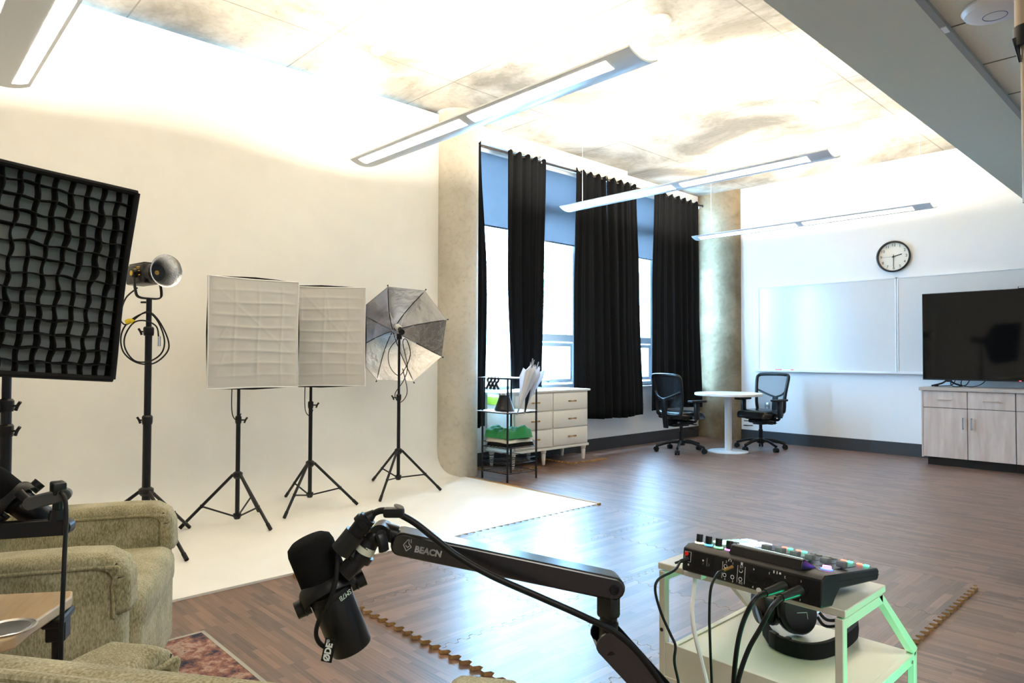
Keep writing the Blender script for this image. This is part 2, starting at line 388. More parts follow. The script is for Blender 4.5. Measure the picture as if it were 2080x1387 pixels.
def dup(o, label, loc=None, rz=None):
    r = o.copy(); col.objects.link(r)
    def rec(src, dst):
        for ch in list(src.children):
            c = ch.copy(); col.objects.link(c); c.parent = dst; rec(ch, c)
    rec(o, r)
    if loc is not None: r.location = loc
    if rz is not None: r.rotation_euler = (0, 0, rz)
    r['label'] = label
    return r
def recentre(o, c):
    """move a top-level mesh's origin to c keeping its shape in place"""
    o.data.transform(M.Translation(-V(c))); o.location = V(c); return o

# ================================================================== THE ROOM
struct(MB().box((CYC_X-0.6, BY, -0.12), (RX, WB_Y+0.02, 0)).build('floor', m_floor))
struct(MB().box((CYC_X-0.5, BY, H), (RX, WB_Y+0.15, H+0.15)).build('ceiling', m_ceil))
struct(MB().box((-5.85, WB_Y, 0), (RX, WB_Y+0.15, H)).build('wall_back', m_wall))
struct(MB().box((RX, BY, 0), (RX+0.15, WB_Y+0.15, H)).build('wall_right', m_wall))
struct(MB().box((CYC_X-0.5, BY-0.15, 0), (RX, BY, H)).build('wall_front', m_wall))
# cyclorama: wall, cove and painted floor in one sweep
CV = 0.28
def cove_z(x):
    d = (CYC_X+CV)-x
    return 0.012 if d <= 0 else 0.012 + CV - math.sqrt(max(0, CV*CV-d*d))
prof = [(CYC_X-0.16, 3.60), (CYC_X, 3.60)] + [(CYC_X, 1.28)] + [(CYC_X+CV-CV*math.cos(a), 0.012+CV-CV*math.sin(a)) for a in [i*PI/2/12 for i in range(13)]]
b = MB()
outl = prof + [(-3.51, 0.012), (-3.51, 0.0), (CYC_X-0.16, 0.0)]
Y0, Y1 = BY, 4.128
vs = [(x, Y0, z) for x, z in outl]+[(x, Y1, z) for x, z in outl]; n = len(outl)
b.add(vs, [tuple(range(n)), tuple(reversed(range(n, 2*n)))]+[(i, (i+1) % n, n+(i+1) % n, n+i) for i in range(n)])
b.box((CYC_X+0.20, 4.1285, 0.0), (-3.51, 4.27, 0.012))
# the cove's end curls on to the foot of the column
cov = [(CYC_X, CV+0.012)] + prof[3:] + [(CYC_X+CV, 0.0), (CYC_X, 0.0)]
n = len(cov)
b.add([(x, 4.1281, z) for x, z in cov]+[(x, 4.20, z) for x, z in cov], [tuple(range(n)), tuple(reversed(range(n, 2*n)))]+[(i, (i+1) % n, n+(i+1) % n, n+i) for i in range(n)])
struct(b.build('wall_left', m_cyc, sharp=50))
struct(MB().box((-5.30+0.16, 4.27, 0), (-3.50, 4.30, 0.016)).build('trim_1', mat('pine_edge_strip', (0.42, 0.25, 0.09), 0.6)))
# window wall
b = MB()
WX0, WX1 = WIN_X-0.32, WIN_X
OY0, OY1, OZ0, OZ1 = 4.42, 9.05, 0.80, 3.50
b.box((WX0, 3.9, 0), (WX1, WB_Y, OZ0)); b.box((WX0, 3.9, OZ1), (WX1, WB_Y, H)); b.box((WX0, 3.9, OZ0), (WX1, OY0, OZ1)); b.box((WX0, OY1, OZ0), (WX1, WB_Y, OZ1))
struct(b.build('wall_window', m_wall))
struct(MB().box((WIN_X-0.22, OY0, 0.775), (WIN_X+0.03, OY1, 0.80)).build('trim_2', m_alu, bevel=0.004))
# round column and the flat concrete face in the corner
struct(MB().lathe([(0.215, 0.0), (0.215, H)], 64, MX((-5.376, 4.318, 0))).build('trim_3', m_conc))
pb = MB(); pb.prism([(-5.56, 9.15), (-4.955, 9.15), (-4.89, 9.185), (-4.89, 9.215), (-5.56, 9.215)], 0, H)
struct(pb.build('trim_4', m_pill))
# dark rubber base
bb = MB().box((WIN_X, 4.5, 0), (WIN_X+0.012, 9.15, 0.155)).build('baseboard_window', m_dark_base, bevel=0.003); struct(bb)
bb = MB().box((-4.89, WB_Y-0.012, 0), (RX, WB_Y, 0.155)).build('baseboard_back', m_dark_base, bevel=0.003); struct(bb)
# dropped soffit + tiles
struct(MB().box((-1.35, BY, SOF_Z), (-0.905, WB_Y, SOF_Z+0.08)).box((-1.35, BY, SOF_Z+0.08), (-1.27, WB_Y, H)).build('ceiling_soffit', m_soffit))
struct(MB().box((-0.905, BY, SOF_Z+0.02), (RX, WB_Y, SOF_Z+0.06)).build('ceiling_tiles', m_tile))
tr = MB(); tr.box((-0.905, BY, SOF_Z-0.001), (-0.875, WB_Y, SOF_Z+0.02))
struct(tr.build('trim_5', mat('ceiling_grid_angle', (0.30, 0.31, 0.28), 0.5)))
tr = MB()
for k in range(-8, 10):
    y = 3.63+0.585*k
    if y > BY and y < WB_Y: tr.box((-0.875, y-0.003, SOF_Z+0.016), (RX, y+0.003, SOF_Z+0.0205))
for x in (0.33, 1.54): tr.box((x-0.003, BY, SOF_Z+0.016), (x+0.003, WB_Y, SOF_Z+0.0205))
struct(tr.build('trim_6', mat('tile_joint', (0.22, 0.21, 0.15), 0.8)))
struct(MB().cbox((-0.89, 3.59, SOF_Z-0.003), (0.022, 0.07, 0.004)).build('trim_7', m_whitep))

# windows: three bays, each with frame, glass
def window(n, y0, y1, rails, vbar=None):
    root = bpy.data.objects.new('window_%d' % n, None); col.objects.link(root); root.location = (WIN_X-0.18, y0, OZ0); struct(root)
    L = y1-y0; Hh = OZ1-OZ0
    f = MB(); f.box((-0.05, 0, 0), (0.03, 0.06, Hh)); f.box((-0.05, L-0.06, 0), (0.03, L, Hh)); f.box((-0.05, 0.06, 0), (0.03, L-0.06, 0.05)); f.box((-0.05, 0.06, Hh-0.05), (0.03, L-0.06, Hh))
    f.build('window_frame', m_alu, root, bevel=0.004)
    for z, t in rails: MB().box((-0.045, 0.06, z-OZ0-t/2), (0.035, L-0.06, z-OZ0+t/2)).build('window_rail', m_alu, root, bevel=0.004)
    MB().box((-0.012, 0.06, 0.05), (-0.006, L-0.06, Hh-0.05)).build('glass', m_glass, root)
    return root
wd1 = window(1, OY0, 5.45, [])
wd2 = window(2, 5.45, 6.53, [(1.42, 0.09), (2.98, 0.12)])
wd3 = window(3, 6.53, 7.35, [(1.42, 0.09), (2.98, 0.12)])
wd4 = window(4, 7.35, 8.20, [(1.42, 0.09), (2.98, 0.12)])
wd5 = window(5, 8.20, OY1, [(1.42, 0.09), (2.98, 0.12)])
for wdw, L in ((wd2, 1.08), (wd4, 0.85)):
    s = MB(); t = 0.045
    y0, y1, z0, z1 = 0.08, L-0.08, 0.07, 0.56
    s.box((0.0, y0, z0), (0.045, y0+t, z1)).box((0.0, y1-t, z0), (0.045, y1, z1)).box((0.0, y0+t, z0), (0.045, y1-t, z0+t)).box((0.0, y0+t, z1-t), (0.045, y1-t, z1))
    s.build('opening_sash', m_alu, wdw, bevel=0.003)
    h = MB(); h.rbox((0.045, L/2-0.02, z0+0.01), (0.06, L/2+0.02, z0+0.035), 0.004); h.cyl((0.055, L/2, z0+0.022), (0.075, L/2+0.05, z0+0.045), 0.006, seg=8); h.build('window_latch', m_steel, wdw)
# valance boards
struct(MB().box((-5.47, 4.45, 3.455), (-5.45, 5.565, H)).box((-5.57, 4.45, 3.60), (-5.47, 5.565, H)).build('trim_8', m_cream, bevel=0.002))
struct(MB().box((-5.47, 5.575, 3.455), (-5.45, 7.25, H)).box((-5.57, 5.575, 3.60), (-5.47, 7.25, H)).build('trim_9', m_cream, bevel=0.002))

# outlets
def outlet(loc, rz, label, plate):
    t = thing('wall_outlet', label, 'outlet', loc, rz, 'power outlets on the walls')
    MB().rbox((-0.036, -0.008, -0.058), (0.036, 0, 0.058), 0.004, 2).build('cover_plate', plate, t)
    for z in (-0.022, 0.022):
        s = MB(); s.rbox((-0.017, -0.011, z-0.014), (0.017, -0.007, z+0.014), 0.004, 2); so = s.build('socket', m_whitep, t)
        q = MB(); q.cbox((-0.006, -0.0115, z+0.003), (0.002, 0.002, 0.008)); q.cbox((0.006, -0.0115, z+0.003), (0.002, 0.002, 0.008)); q.cyl((0, -0.0105, z-0.007), (0, -0.0125, z-0.007), 0.0022, seg=8)
        q.build('slot', m_black, so)
outlet((WIN_X, 7.727, 0.495), R_(90), 'steel-framed outlet low on the window wall between the curtains and the left office chair', m_steel)
outlet((-4.66, WB_Y, 0.50), 0, 'white wall outlet, left of the pair behind the right office chair', m_whitep)
outlet((-4.50, WB_Y, 0.50), 0, 'grey-faced wall outlet, right of the pair behind the right office chair', m_steel)

# ================================================================== PENDANT LIGHTS
def pendant(y, label, zc=2.77, side=-1):
    x0, x1 = -4.87, -2.10
    t = thing('pendant_light', label, 'light fixture', ((x0+x1)/2, y, zc), 0, 'linear pendant lights')
    L = x1-x0; hw = 0.125; sag = 0.034; bk = MB(); N = 14
    arc = [(-hw+2*hw*i/N, -sag*(1-((-hw+2*hw*i/N)/hw)**2)) for i in range(N+1)]
    o2 = arc + [(a, z+0.010) for a, z in reversed(arc)]; n = len(o2)
    bk.add([(-L/2, a, z) for a, z in o2]+[(L/2, a, z) for a, z in o2], [(i, (i+1) % n, n+(i+1) % n, n+i) for i in range(n)]+[(i, i+1, n-2-i, n-1-i) for i in range(N)]+[(n+i, n+n-1-i, n+n-2-i, n+i+1) for i in range(N)])
    bk.build('shell', m_shell, t, sharp=50)
    for a0, a1 in ((-L/2+0.09, -0.02), (0.06, L/2-0.17)):
        d = MB(); k0, k1 = sorted((side*0.102, side*0.028)); n2 = 6
        aa = [(k0+(k1-k0)*i/n2) for i in range(n2+1)]
        zz = [-sag*(1-(q/hw)**2)-0.002 for q in aa]
        d.grid(lambda u, v: (a0+(a1-a0)*u, aa[int(round(v*n2))], zz[int(round(v*n2))]), 1, n2)
        d.build('diffuser', m_diff, t)
    li = MB().box((-L/2+0.1, -0.03, -0.03), (L/2-0.1, 0.03, -0.012)); li.build('lamp_tube', m_lampin, t)
    # strip of the bulk of the light, facing the ceiling
    a = area('pendant_uplight', ((x0+x1)/2, y, zc+0.0), (R_(180), 0, 0), L-0.2, 0.12, LAMP_UP, LAMP_COL)
    for cx in (-L/2+0.22, L/2-0.12):
        c = MB(); c.cyl((cx, -0.01, -0.03), (cx, -0.01, H-zc-0.02), 0.0015, seg=6); c.build('hanging_wire', m_whitep, t)
        c = MB(); c.lathe([(0.055, -0.03), (0.06, -0.015), (0.06, 0)], 20, MX((cx, -0.01, H-zc-0.001))); c.build('ceiling_canopy', m_whitep, t)
    return t
pendant(0.55, 'pendant light nearest the camera, only its end showing at the top left corner', side=1)
pendant(2.93, 'long pendant light crossing in front of the round concrete column')
pendant(5.42, 'long pendant light hanging before the middle black curtains, the third one back')
pendant(7.98, 'long pendant light farthest back, hanging over the round table')

def ceiling_disc(name, label, cat, x, y, z, r, h, m, extra=None):
    t = thing(name, label, cat, (x, y, z))
    MB().lathe([(r*0.62, -h), (r*0.9, -h*0.7), (r, -h*0.25), (r*0.97, 0)], 40).build('housing', m, t)
    return t
sd = ceiling_disc('smoke_detector', 'white smoke detector on the concrete ceiling above the nearer long pendant', 'smoke detector', -2.815, 4.139, H, 0.075, 0.05, m_whitep)
MB().lathe([(0.012, -0.052), (0.012, -0.045)], 12, MX((0.02, 0, 0))).build('test_button', mat('grey_button', (0.2, 0.2, 0.2), 0.5), sd)
sd2 = ceiling_disc('smoke_detector', 'white ceiling disc above the farther pendants, near the grey soffit', 'smoke detector', -2.795, 6.574, H, 0.09, 0.05, m_whitep)
ap = ceiling_disc('wifi_access_point', 'round white wireless access point on the low tiled ceiling at top right', 'access point', -0.69, 3.545, SOF_Z+0.018, 0.125, 0.045, m_whitep)
ring = MB(); ring.tube([(0.045*math.cos(a), 0.045*math.sin(a), -0.0445) for a in [2*PI*i/24 for i in range(24)]], 0.0018, 6, sub=1, closed=True); ring.build('status_ring', mat('dark_blue_ring', (0.03, 0.05, 0.2), 0.4), ap)

# hanging tan pole at the right edge of the view
p0 = P(2094, 410, 1.25); pole_x, pole_y = p0.x, p0.y
t = thing('hanging_pole', 'thin tan pole hanging from the low ceiling at the far right edge', 'pole', (pole_x, pole_y, SOF_Z))
zl = p0.z-SOF_Z; zm = P(2090, 72, 1.25).z-SOF_Z
MB().cyl((0, 0, zl), (0, 0, 0.018), 0.0125, seg=20).build('tube', mat('tan_metal', (0.42, 0.33, 0.24), 0.4, 0.2), t)
MB().cyl((0, 0, zm+0.01), (0, 0, 0.018), 0.021, seg=20).build('sleeve', MATS['tan_metal'], t)
MB().lathe([(0.022, zm-0.015), (0.0235, zm), (0.0235, zm+0.02)], 20).cyl((-0.018, -0.012, zm), (-0.012, -0.008, zm-0.045), 0.006, 0.002, seg=8).build('clip', m_black, t)

# ================================================================== CURTAINS, ROD, SHADES
rod = thing('curtain_rod', 'dark metal curtain rod running below the white valance', 'curtain rod', (-5.40, 4.35, 3.40))
MB().cyl((0, 0, 0), (0, 4.62, 0.04), 0.013, seg=12).build('rod', mat('bronze_rod', (0.05, 0.04, 0.035), 0.3, 0.8), rod)
for yy in (1.2, 2.92, 4.55):
    MB().cyl((0, yy, 0.01), (-0.03, yy, 0.075), 0.006, seg=8).rbox((-0.165, yy-0.012, 0.06), (0.0, yy+0.012, 0.08), 0.003, 1).rbox((-0.168, yy-0.015, 0.03), (-0.16, yy+0.015, 0.10), 0.003, 1).cyl((0, yy-0.008, 0), (0, yy+0.008, 0), 0.02, seg=12).build('bracket', m_steel, rod)
MB().sphere((0, 4.65, 0.04), 0.022).build('finial', MATS['bronze_rod'], rod)
def curtain(label, top, mid, bot, zt, zb, folds, seed, amp=0.035):
    rnd = random.Random(seed); ph = [rnd.uniform(0, 6.28) for _ in range(6)]; wv = [rnd.uniform(0.7, 1.3) for _ in range(6)]
    def fn(u, v):
        if v < 0.5: k = v/0.5; k = k*k*(3-2*k); a0 = top[0]*(1-k)+mid[0]*k; a1 = top[1]*(1-k)+mid[1]*k
        else: k = (v-0.5)/0.5; k = k*k*(3-2*k); a0 = mid[0]*(1-k)+bot[0]*k; a1 = mid[1]*(1-k)+bot[1]*k
        y = a0+(a1-a0)*u
        uu = u + 0.02*math.sin(3*PI*u+ph[3]) + 0.012*math.sin(v*4+ph[4]+u*7)
        d = amp*(math.sin(2*PI*folds*uu+ph[0])*(0.65+0.35*math.sin(5*u+ph[1])) + 0.22*math.sin(2*PI*folds*2.1*uu+ph[2]+v*1.5))
        d *= (0.55+0.45*min(1, v*3))
        zz = zt+(0.018*math.sin(2*PI*folds*u*1.0+ph[0]) if v < 0.02 else 0)
        z = zz+(zb-zz)*v + (0.012*math.sin(5*u+ph[5]) if v > 0.98 else 0)
        return (d+0.035, y, z)
    c = MB().grid(fn, int(folds*20), 30).build('curtain', m_curt, None, solid=0.003, sharp=60)
    tag(c, label, 'curtain', 'black curtains on the rod')
    c0 = V((-5.42, (top[0]+top[1])/2, zt)); c.data.transform(M.Translation((-0, -c0.y, -c0.z))); c.location = c0
    return c
curtain('narrow black curtain strip leftmost, right beside the round column', (4.45, 4.64), (4.45, 4.73), (4.45, 4.70), 3.44, 0.45, 3, 1, 0.025)
curtain('black curtain gathered behind the dresser top, second from the column', (5.03, 5.62), (5.02, 5.60), (5.08, 5.56), 3.43, 0.845, 4.5, 2, 0.03)
curtain('black curtain of the middle pair, its left one, beside the dresser end', (6.14, 6.70), (6.09, 6.75), (6.10, 6.80), 3.44, 0.43, 4, 3, 0.03)
curtain('black curtain of the middle pair, its right one, whose hem ends above the outlet', (6.715, 7.34), (6.755, 7.40), (6.80, 7.47), 3.45, 0.42, 4.2, 4, 0.03)
curtain('wide black curtain rightmost, hanging beside the corner concrete behind the left office chair', (7.76, 8.88), (7.72, 8.92), (7.70, 9.00), 3.46, 0.47, 7, 5, 0.03)
for lab, y0, y1, zb in (('translucent roller shade beside the round column, leftmost', OY0+0.03, 5.43, 2.64), ('translucent roller shade between the second curtain and the middle curtain pair', 5.47, 6.60, 2.58), ('translucent roller shade seen between the middle and the rightmost curtains', 6.65, 8.18, 2.57)):
    t = thing('roller_shade', lab, 'roller shade', (-5.63, (y0+y1)/2, 3.46), 0, 'roller shades in the windows')
    L = (y1-y0)/2
    MB().box((0, -L, zb-3.46), (0.001, L, 0.0)).build('shade_cloth', m_shade, t)
    MB().rbox((-0.006, -L, zb-3.46-0.02), (0.008, L, zb-3.46), 0.003, 1).build('hem_bar', m_steel, t)
    MB().cyl((0, -L, 0), (0, L, 0), 0.028, seg=16).build('roller', m_alu, t)

# ================================================================== OUTSIDE
g = MB().box((-40, -20, -0.5), (WX0-0.3, 40, -0.4)).build('ground', mat('outdoor_paving', (0.45, 0.46, 0.46), 0.8)); struct(g)
t = thing('neighbour_house', 'pale house with a shallow roof faintly seen through the middle window', 'house', (-17, 17, -0.4))
MB().box((-4, -7, 0), (0, 10, 3.0)).build('wall', mat('pale_siding', (0.7, 0.7, 0.7), 0.7), t)
MB().prism([(-5, 3.0), (0.9, 3.0), (0.9, 3.2), (-2, 4.0), (-5, 3.3)], -8, 11, M.Rotation(PI/2, 4, 'X') @ M.Scale(-1, 4, (0, 0, 1))).build('roof', mat('grey_roof', (0.30, 0.32, 0.35), 0.8), t)
for yy in (-5, -2.5, 0.5, 4, 7): MB().box((0.0, yy, 1.0), (0.03, yy+1.0, 2.2)).build('house_window', mat('house_window_glass', (0.2, 0.25, 0.3), 0.1), t)
for lab, yc in (('white balcony railing seen low through the right window gap', 13.2), ('white balcony railing seen low through the left window gap', 8.3)):
    t = thing('railing', lab, 'railing', (-10.5, yc, -0.4), 0, 'railings outside')
    MB().box((-0.02, -1.6, 1.45), (0.02, 1.6, 1.5)).box((-0.02, -1.6, 0.75), (0.02, 1.6, 0.79)).box((-0.03, -1.62, 0), (0.03, -1.56, 1.52)).box((-0.03, 1.56, 0), (0.03, 1.62, 1.52)).build('rail_frame', mat('grey_rail', (0.35, 0.38, 0.42), 0.5), t)
    q = MB()
    for k in range(26):
        y = -1.5+k*0.12; q.tube([(0.02*math.sin(j*1.1), y+0.03*math.sin(j*1.3), 0.79+j*0.11) for j in range(7)], 0.008, 5, sub=2)
    q.build('balusters', MATS['grey_rail'], t)
t = thing('tree', 'green leafy tree outside the rightmost window gap', 'tree', (-14, 16.0, -0.4))
MB().tube([(0, 0, 0), (0.1, 0, 1.5), (0, 0.1, 3.2)], 0.16, 8).build('trunk', mat('bark', (0.12, 0.08, 0.05), 0.9), t)
lf = MB(); rnd = random.Random(3)
for k in range(1500):
    a = rnd.uniform(0, 2*PI); ph_ = math.acos(rnd.uniform(-1, 1)); r = 1.9*rnd.uniform(0.55, 1)
    c = V((r*math.sin(ph_)*math.cos(a), r*math.sin(ph_)*math.sin(a), 4.2+r*1.2*math.cos(ph_)))
    lf.add([(-0.1, 0, 0), (0, -0.05, 0), (0.1, 0, 0), (0, 0.05, 0)], [(0, 1, 2, 3)], MX(c, eul=(rnd.uniform(0, 6), rnd.uniform(0, 6), rnd.uniform(0, 6))))
lf.build('foliage', mat('leaf_green', (0.12, 0.30, 0.08), 0.6), t)

# ================================================================== FOAM MATS
def jig_outline(w_, d_, teeth, amp=0.012, gap=0.0015):
    """edge with trapezoid teeth, same wave on opposite sides so neighbours mesh"""
    def wave(L, nteeth):
        pts = []; p = L/nteeth
        for k in range(nteeth):
            s = k*p
            pts += [(s+p*0.10, -amp), (s+p*0.40, -amp), (s+p*0.60, amp), (s+p*0.90, amp)]
        return [(0, 0)] + pts
    out = []
    for s, o in wave(w_, teeth): out.append((s, o+gap))
    for s, o in wave(d_, teeth): out.append((w_-gap-o*1.0, s))
    for s, o in reversed(wave(w_, teeth)[1:]+[(w_, 0)]): out.append((s, d_+o-gap))
    for s, o in reversed(wave(d_, teeth)[1:]+[(d_, 0)]): out.append((gap-o*1.0, s))
    return out
def foam_mat(x0, y0, w_, d_, label, group, teeth=10):
    o = jig_outline(w_, d_, teeth); b = MB(); b.cur = 1; n = len(o); T = 0.017
    b.add([(x, y, 0.0005) for x, y in o]+[(x, y, T) for x, y in o], [tuple(reversed(range(n)))]+[(i, (i+1) % n, n+(i+1) % n, n+i) for i in range(n)])
    b.cur = 0; b.add([(x, y, T) for x, y in o], [tuple(range(n))])
    r = b.build('foam_mat', [m_mat, m_foam], None, sharp=20); r.location = (x0, y0, 0)
    return tag(r, label, 'floor mat', group)
cols = ['against the white painted floor', 'second column from the white painted floor', 'third column from the white painted floor', 'outermost column at the right, beside the trolley']
rows = ['nearest row to the camera', 'second row from the camera', 'third row from the camera', 'farthest row from the camera']
for i in range(4):
    for j in range(4):
        foam_mat(-3.48+0.64*i, 1.69+0.62*j, 0.64, 0.62, 'wood-print foam tile, %s, %s' % (rows[j], cols[i]), 'interlocking foam tiles in the middle of the floor')
foam_mat(-5.54, 4.69, 0.44, 0.55, 'wood-print foam mat with tan edge under the left end of the dresser', 'foam mats under the dresser', 10)
foam_mat(-5.56, 5.70, 0.53, 0.60, 'wood-print foam mat with tan edge under the right end of the dresser', 'foam mats under the dresser', 11)

# rug
r = MB().box((-3.03, -1.1, 0), (-0.25, 1.06, 0.008)).build('rug', m_rug, None)
tag(recentre(r, (-1.6, 0, 0)), 'worn reddish and navy patterned rug under the green armchairs', 'rug')
# binding as a part
MB().box((-3.04+1.6, -1.11, 0), (-3.025+1.6, 1.07, 0.0095)).box((-3.03+1.6, 1.055, 0), (-0.25+1.6, 1.07, 0.0095)).build('binding', mat('rug_binding', (0.45, 0.42, 0.36), 0.9), r)

# ================================================================== BACK WALL
def ywall(px, py, y):
    d = (fw + CR*((px-1040)/FPX) - CU*((py-693.5)/FPX)); return EYE+d*(y/d.y)
def whiteboard(x0, x1, label):
    z0, z1 = 1.005, 2.18
    t = thing('whiteboard', label, 'whiteboard', ((x0+x1)/2, WB_Y, z0), 0, 'whiteboards side by side')
    w2 = (x1-x0)/2; hh = z1-z0
    MB().box((-w2+0.012, -0.016, 0.012), (w2-0.012, -0.002, hh-0.012)).build('writing_surface', m_wboard, t)
    f = MB(); f.box((-w2, -0.022, 0), (-w2+0.016, 0, hh)).box((w2-0.016, -0.022, 0), (w2, 0, hh)).box((-w2, -0.022, hh-0.016), (w2, 0, hh)).box((-w2, -0.022, 0), (w2, 0, 0.016))
    f.build('frame', m_alu, t, bevel=0.002)
    MB().rbox((-w2-0.02, -0.085, -0.012), (w2, -0.0, 0.004), 0.003, 1).rbox((-w2-0.02, -0.088, -0.012), (w2, -0.082, 0.012), 0.002, 1).build('marker_tray', m_alu, t)
    for k in range(4): MB().cyl((-w2+0.3+k*0.42, -0.0225, hh-0.008), (-w2+0.3+k*0.42, -0.024, hh-0.008), 0.004, seg=8).build('screw', m_steel, t)
whiteboard(-4.62, -2.832, 'left whiteboard on the back wall, with red markers on its tray')
whiteboard(-2.826, -1.03, 'right whiteboard on the back wall, partly hidden behind the television')
for k, (dx, ln, lab) in enumerate(((0.30, 0.055, 'red marker lying leftmost on the whiteboard tray'), (0.40, 0.12, 'red-and-white marker lying in the middle on the whiteboard tray'))):
    t = thing('marker', lab, 'marker', (-4.62+dx-0.04, WB_Y-0.045, 1.018), 0, 'markers on the tray')
    MB().cyl((0, 0, 0), (ln, 0, 0), 0.009, seg=12).build('barrel', m_red if k == 0 else m_whitep, t)
    MB().cyl((ln, 0, 0), (ln+0.035, 0, 0), 0.0098, seg=12).build('cap', m_red, t)

# clock
cx, cz, cr = -2.857, 2.437, 0.19
t = thing('wall_clock', 'round black-rimmed wall clock showing half past two above the whiteboards', 'clock', (cx, WB_Y, cz))
FR = M.Rotation(PI/2, 4, 'X')     # local z -> -Y
MB().lathe([(cr*0.93, 0), (cr*1.0, 0.008), (cr*1.02, 0.035), (cr*0.98, 0.045), (cr*0.93, 0.045), (cr*0.91, 0.030), (cr*0.90, 0.012)], 64, FR, caps=False).build('rim', m_black, t, sharp=60)
MB().lathe([(cr*0.93, 0.006), (cr*0.93, 0.014)], 64, FR).build('clock_face', mat('clock_paper', (0.80, 0.77, 0.68), 0.6), t)
nb = MB()
for hnum in range(1, 13):
    a = R_(90-30*hnum); nb.text(str(hnum), 0.048, M.Translation((0.142*math.cos(a), -0.0155, 0.142*math.sin(a))) @ FR, 0.0005)
nb.build('numerals', m_black, t)
tk = MB()
for k in range(60):
    a = R_(6*k); L = 0.006 if k % 5 else 0.010
    tk.box((-L/2, -0.0008, -0.0005), (L/2, 0.0008, 0.0005), M.Translation((0.167*math.cos(a), -0.0152, 0.167*math.sin(a))) @ FR @ M.Rotation(a, 4, 'Z'))
tk.build('minute_track', m_black, t)
def hand(nm, ang, L, w_, back, z, m):
    a = R_(90-ang); MB().box((-back, -w_/2, 0), (L, w_/2, 0.002), M.Translation((0, -z, 0)) @ FR @ M.Rotation(a, 4, 'Z')).build(nm, m, t)
hand('hour_hand', 76, 0.095, 0.011, 0.02, 0.017, m_black); hand('minute_hand', 181, 0.125, 0.007, 0.025, 0.020, m_black); hand('second_hand', 268, 0.13, 0.002, 0.03, 0.023, m_black)
MB().lathe([(0.009, 0.014), (0.009, 0.027)], 16, FR).build('hub', m_black, t)

# ------------------------------------------------------------------ cabinets, counter, television
CFY = 8.615
def cabinet(x0, label):
    W = 0.85; t = thing('base_cabinet', label, 'cabinet', (x0, CFY, 0), 0, 'base cabinets under the television')
    MB().box((0.001, 0.02, 0.09), (W-0.001, 0.575, 0.825)).build('body', m_dark_base, t)  # body coloured dark so the shade in the front gaps is painted in
    MB().box((0.03 if abs(x0+2.395) < 0.01 else 0.0, 0.055, 0), (W, 0.575, 0.09)).build('toe_kick', m_black, t)
    for k in range(2):
        a = k*W/2+0.003; b_ = (k+1)*W/2-0.003
        dr = MB().rbox((a, 0, 0.642), (b_, 0.02, 0.822), 0.0015, 1).build('drawer', m_cab, t)
        c = (a+b_)/2
        MB().cyl((c-0.065, -0.03, 0.732), (c+0.065, -0.03, 0.732), 0.0065, seg=10).cyl((c-0.055, -0.03, 0.732), (c-0.055, 0, 0.732), 0.006, seg=8).cyl((c+0.055, -0.03, 0.732), (c+0.055, 0, 0.732), 0.006, seg=8).build('handle', m_steel, dr)
        do = MB().rbox((a, 0, 0.094), (b_, 0.02, 0.636), 0.0015, 1).build('door', m_cab, t)
        hx = b_-0.035 if k == 0 else a+0.035
        MB().cyl((hx, -0.03, 0.415), (hx, -0.03, 0.545), 0.0065, seg=10).cyl((hx, -0.03, 0.425), (hx, 0, 0.425), 0.006, seg=8).cyl((hx, -0.03, 0.535), (hx, 0, 0.535), 0.006, seg=8).build('handle', m_steel, do)
    return t
cabinet(-2.395, 'pale wood base cabinet with two drawers over two doors, at the free left end')
cabinet(-1.543, 'pale wood base cabinet next to the left end one, cut by the right edge')
MB_end = MB().box((-2.41, CFY+0.0, 0.085), (-2.3955, CFY+0.575, 0.825)).build('end_panel', m_cab)
MB_end['label'] = 'thin pale wood end panel closing the left side of the cabinet run'; MB_end['category'] = 'panel'
ct = MB().rbox((-2.43, CFY-0.025, 0.826), (-0.68, WB_Y-0.002, 0.862), 0.002, 1).build('countertop', m_ctop)
tag(recentre(ct, (-1.55, 8.9, 0.826)), 'taupe laminate countertop lying on the cabinets under the television', 'countertop')
tv = thing('television', 'large black flat television standing on the cabinet countertop', 'television', (-1.60, 8.90, 0.862))
TW = 1.74; zb, zt = 0.075, 1.068
MB().rbox((-TW/2, -0.01, zb), (TW/2, 0.03, zt), 0.004, 2).build('bezel', m_black, tv)
MB().box((-TW/2+0.008, -0.0125, zb+0.018), (TW/2-0.008, -0.0095, zt-0.008)).build('screen', m_screen, tv)
MB().rbox((-0.5, 0.03, 0.25), (0.5, 0.08, 0.75), 0.02, 2).build('rear_housing', m_black, tv)
for sx in (-0.62, 0.62):
    f = MB()
    f.tube([(sx, 0.01, zb+0.01), (sx-0.05, -0.04, 0.04), (sx-0.13, -0.12, 0.012)], 0.011, 8, flat=(1, 0.7))
    f.tube([(sx, 0.01, zb+0.01), (sx+0.05, 0.05, 0.04), (sx+0.11, 0.10, 0.012)], 0.011, 8, flat=(1, 0.7))
    f.rbox((sx-0.03, -0.005, zb-0.02), (sx+0.03, 0.03, zb+0.01), 0.004, 1)
    f.build('foot', m_black, tv)
MB().cbox((0.05, -0.013, zb+0.0085), (0.018, 0.003, 0.006)).build('standby_light', mat('red_led', (0.5, 0.0, 0.0), 0.4, emit=(1, 0.05, 0.08), estr=3), tv)
MB().text('TCL', 0.012, M.Translation((0, -0.0115, zb+0.009)) @ FR).build('badge', m_steel, tv) if False else None
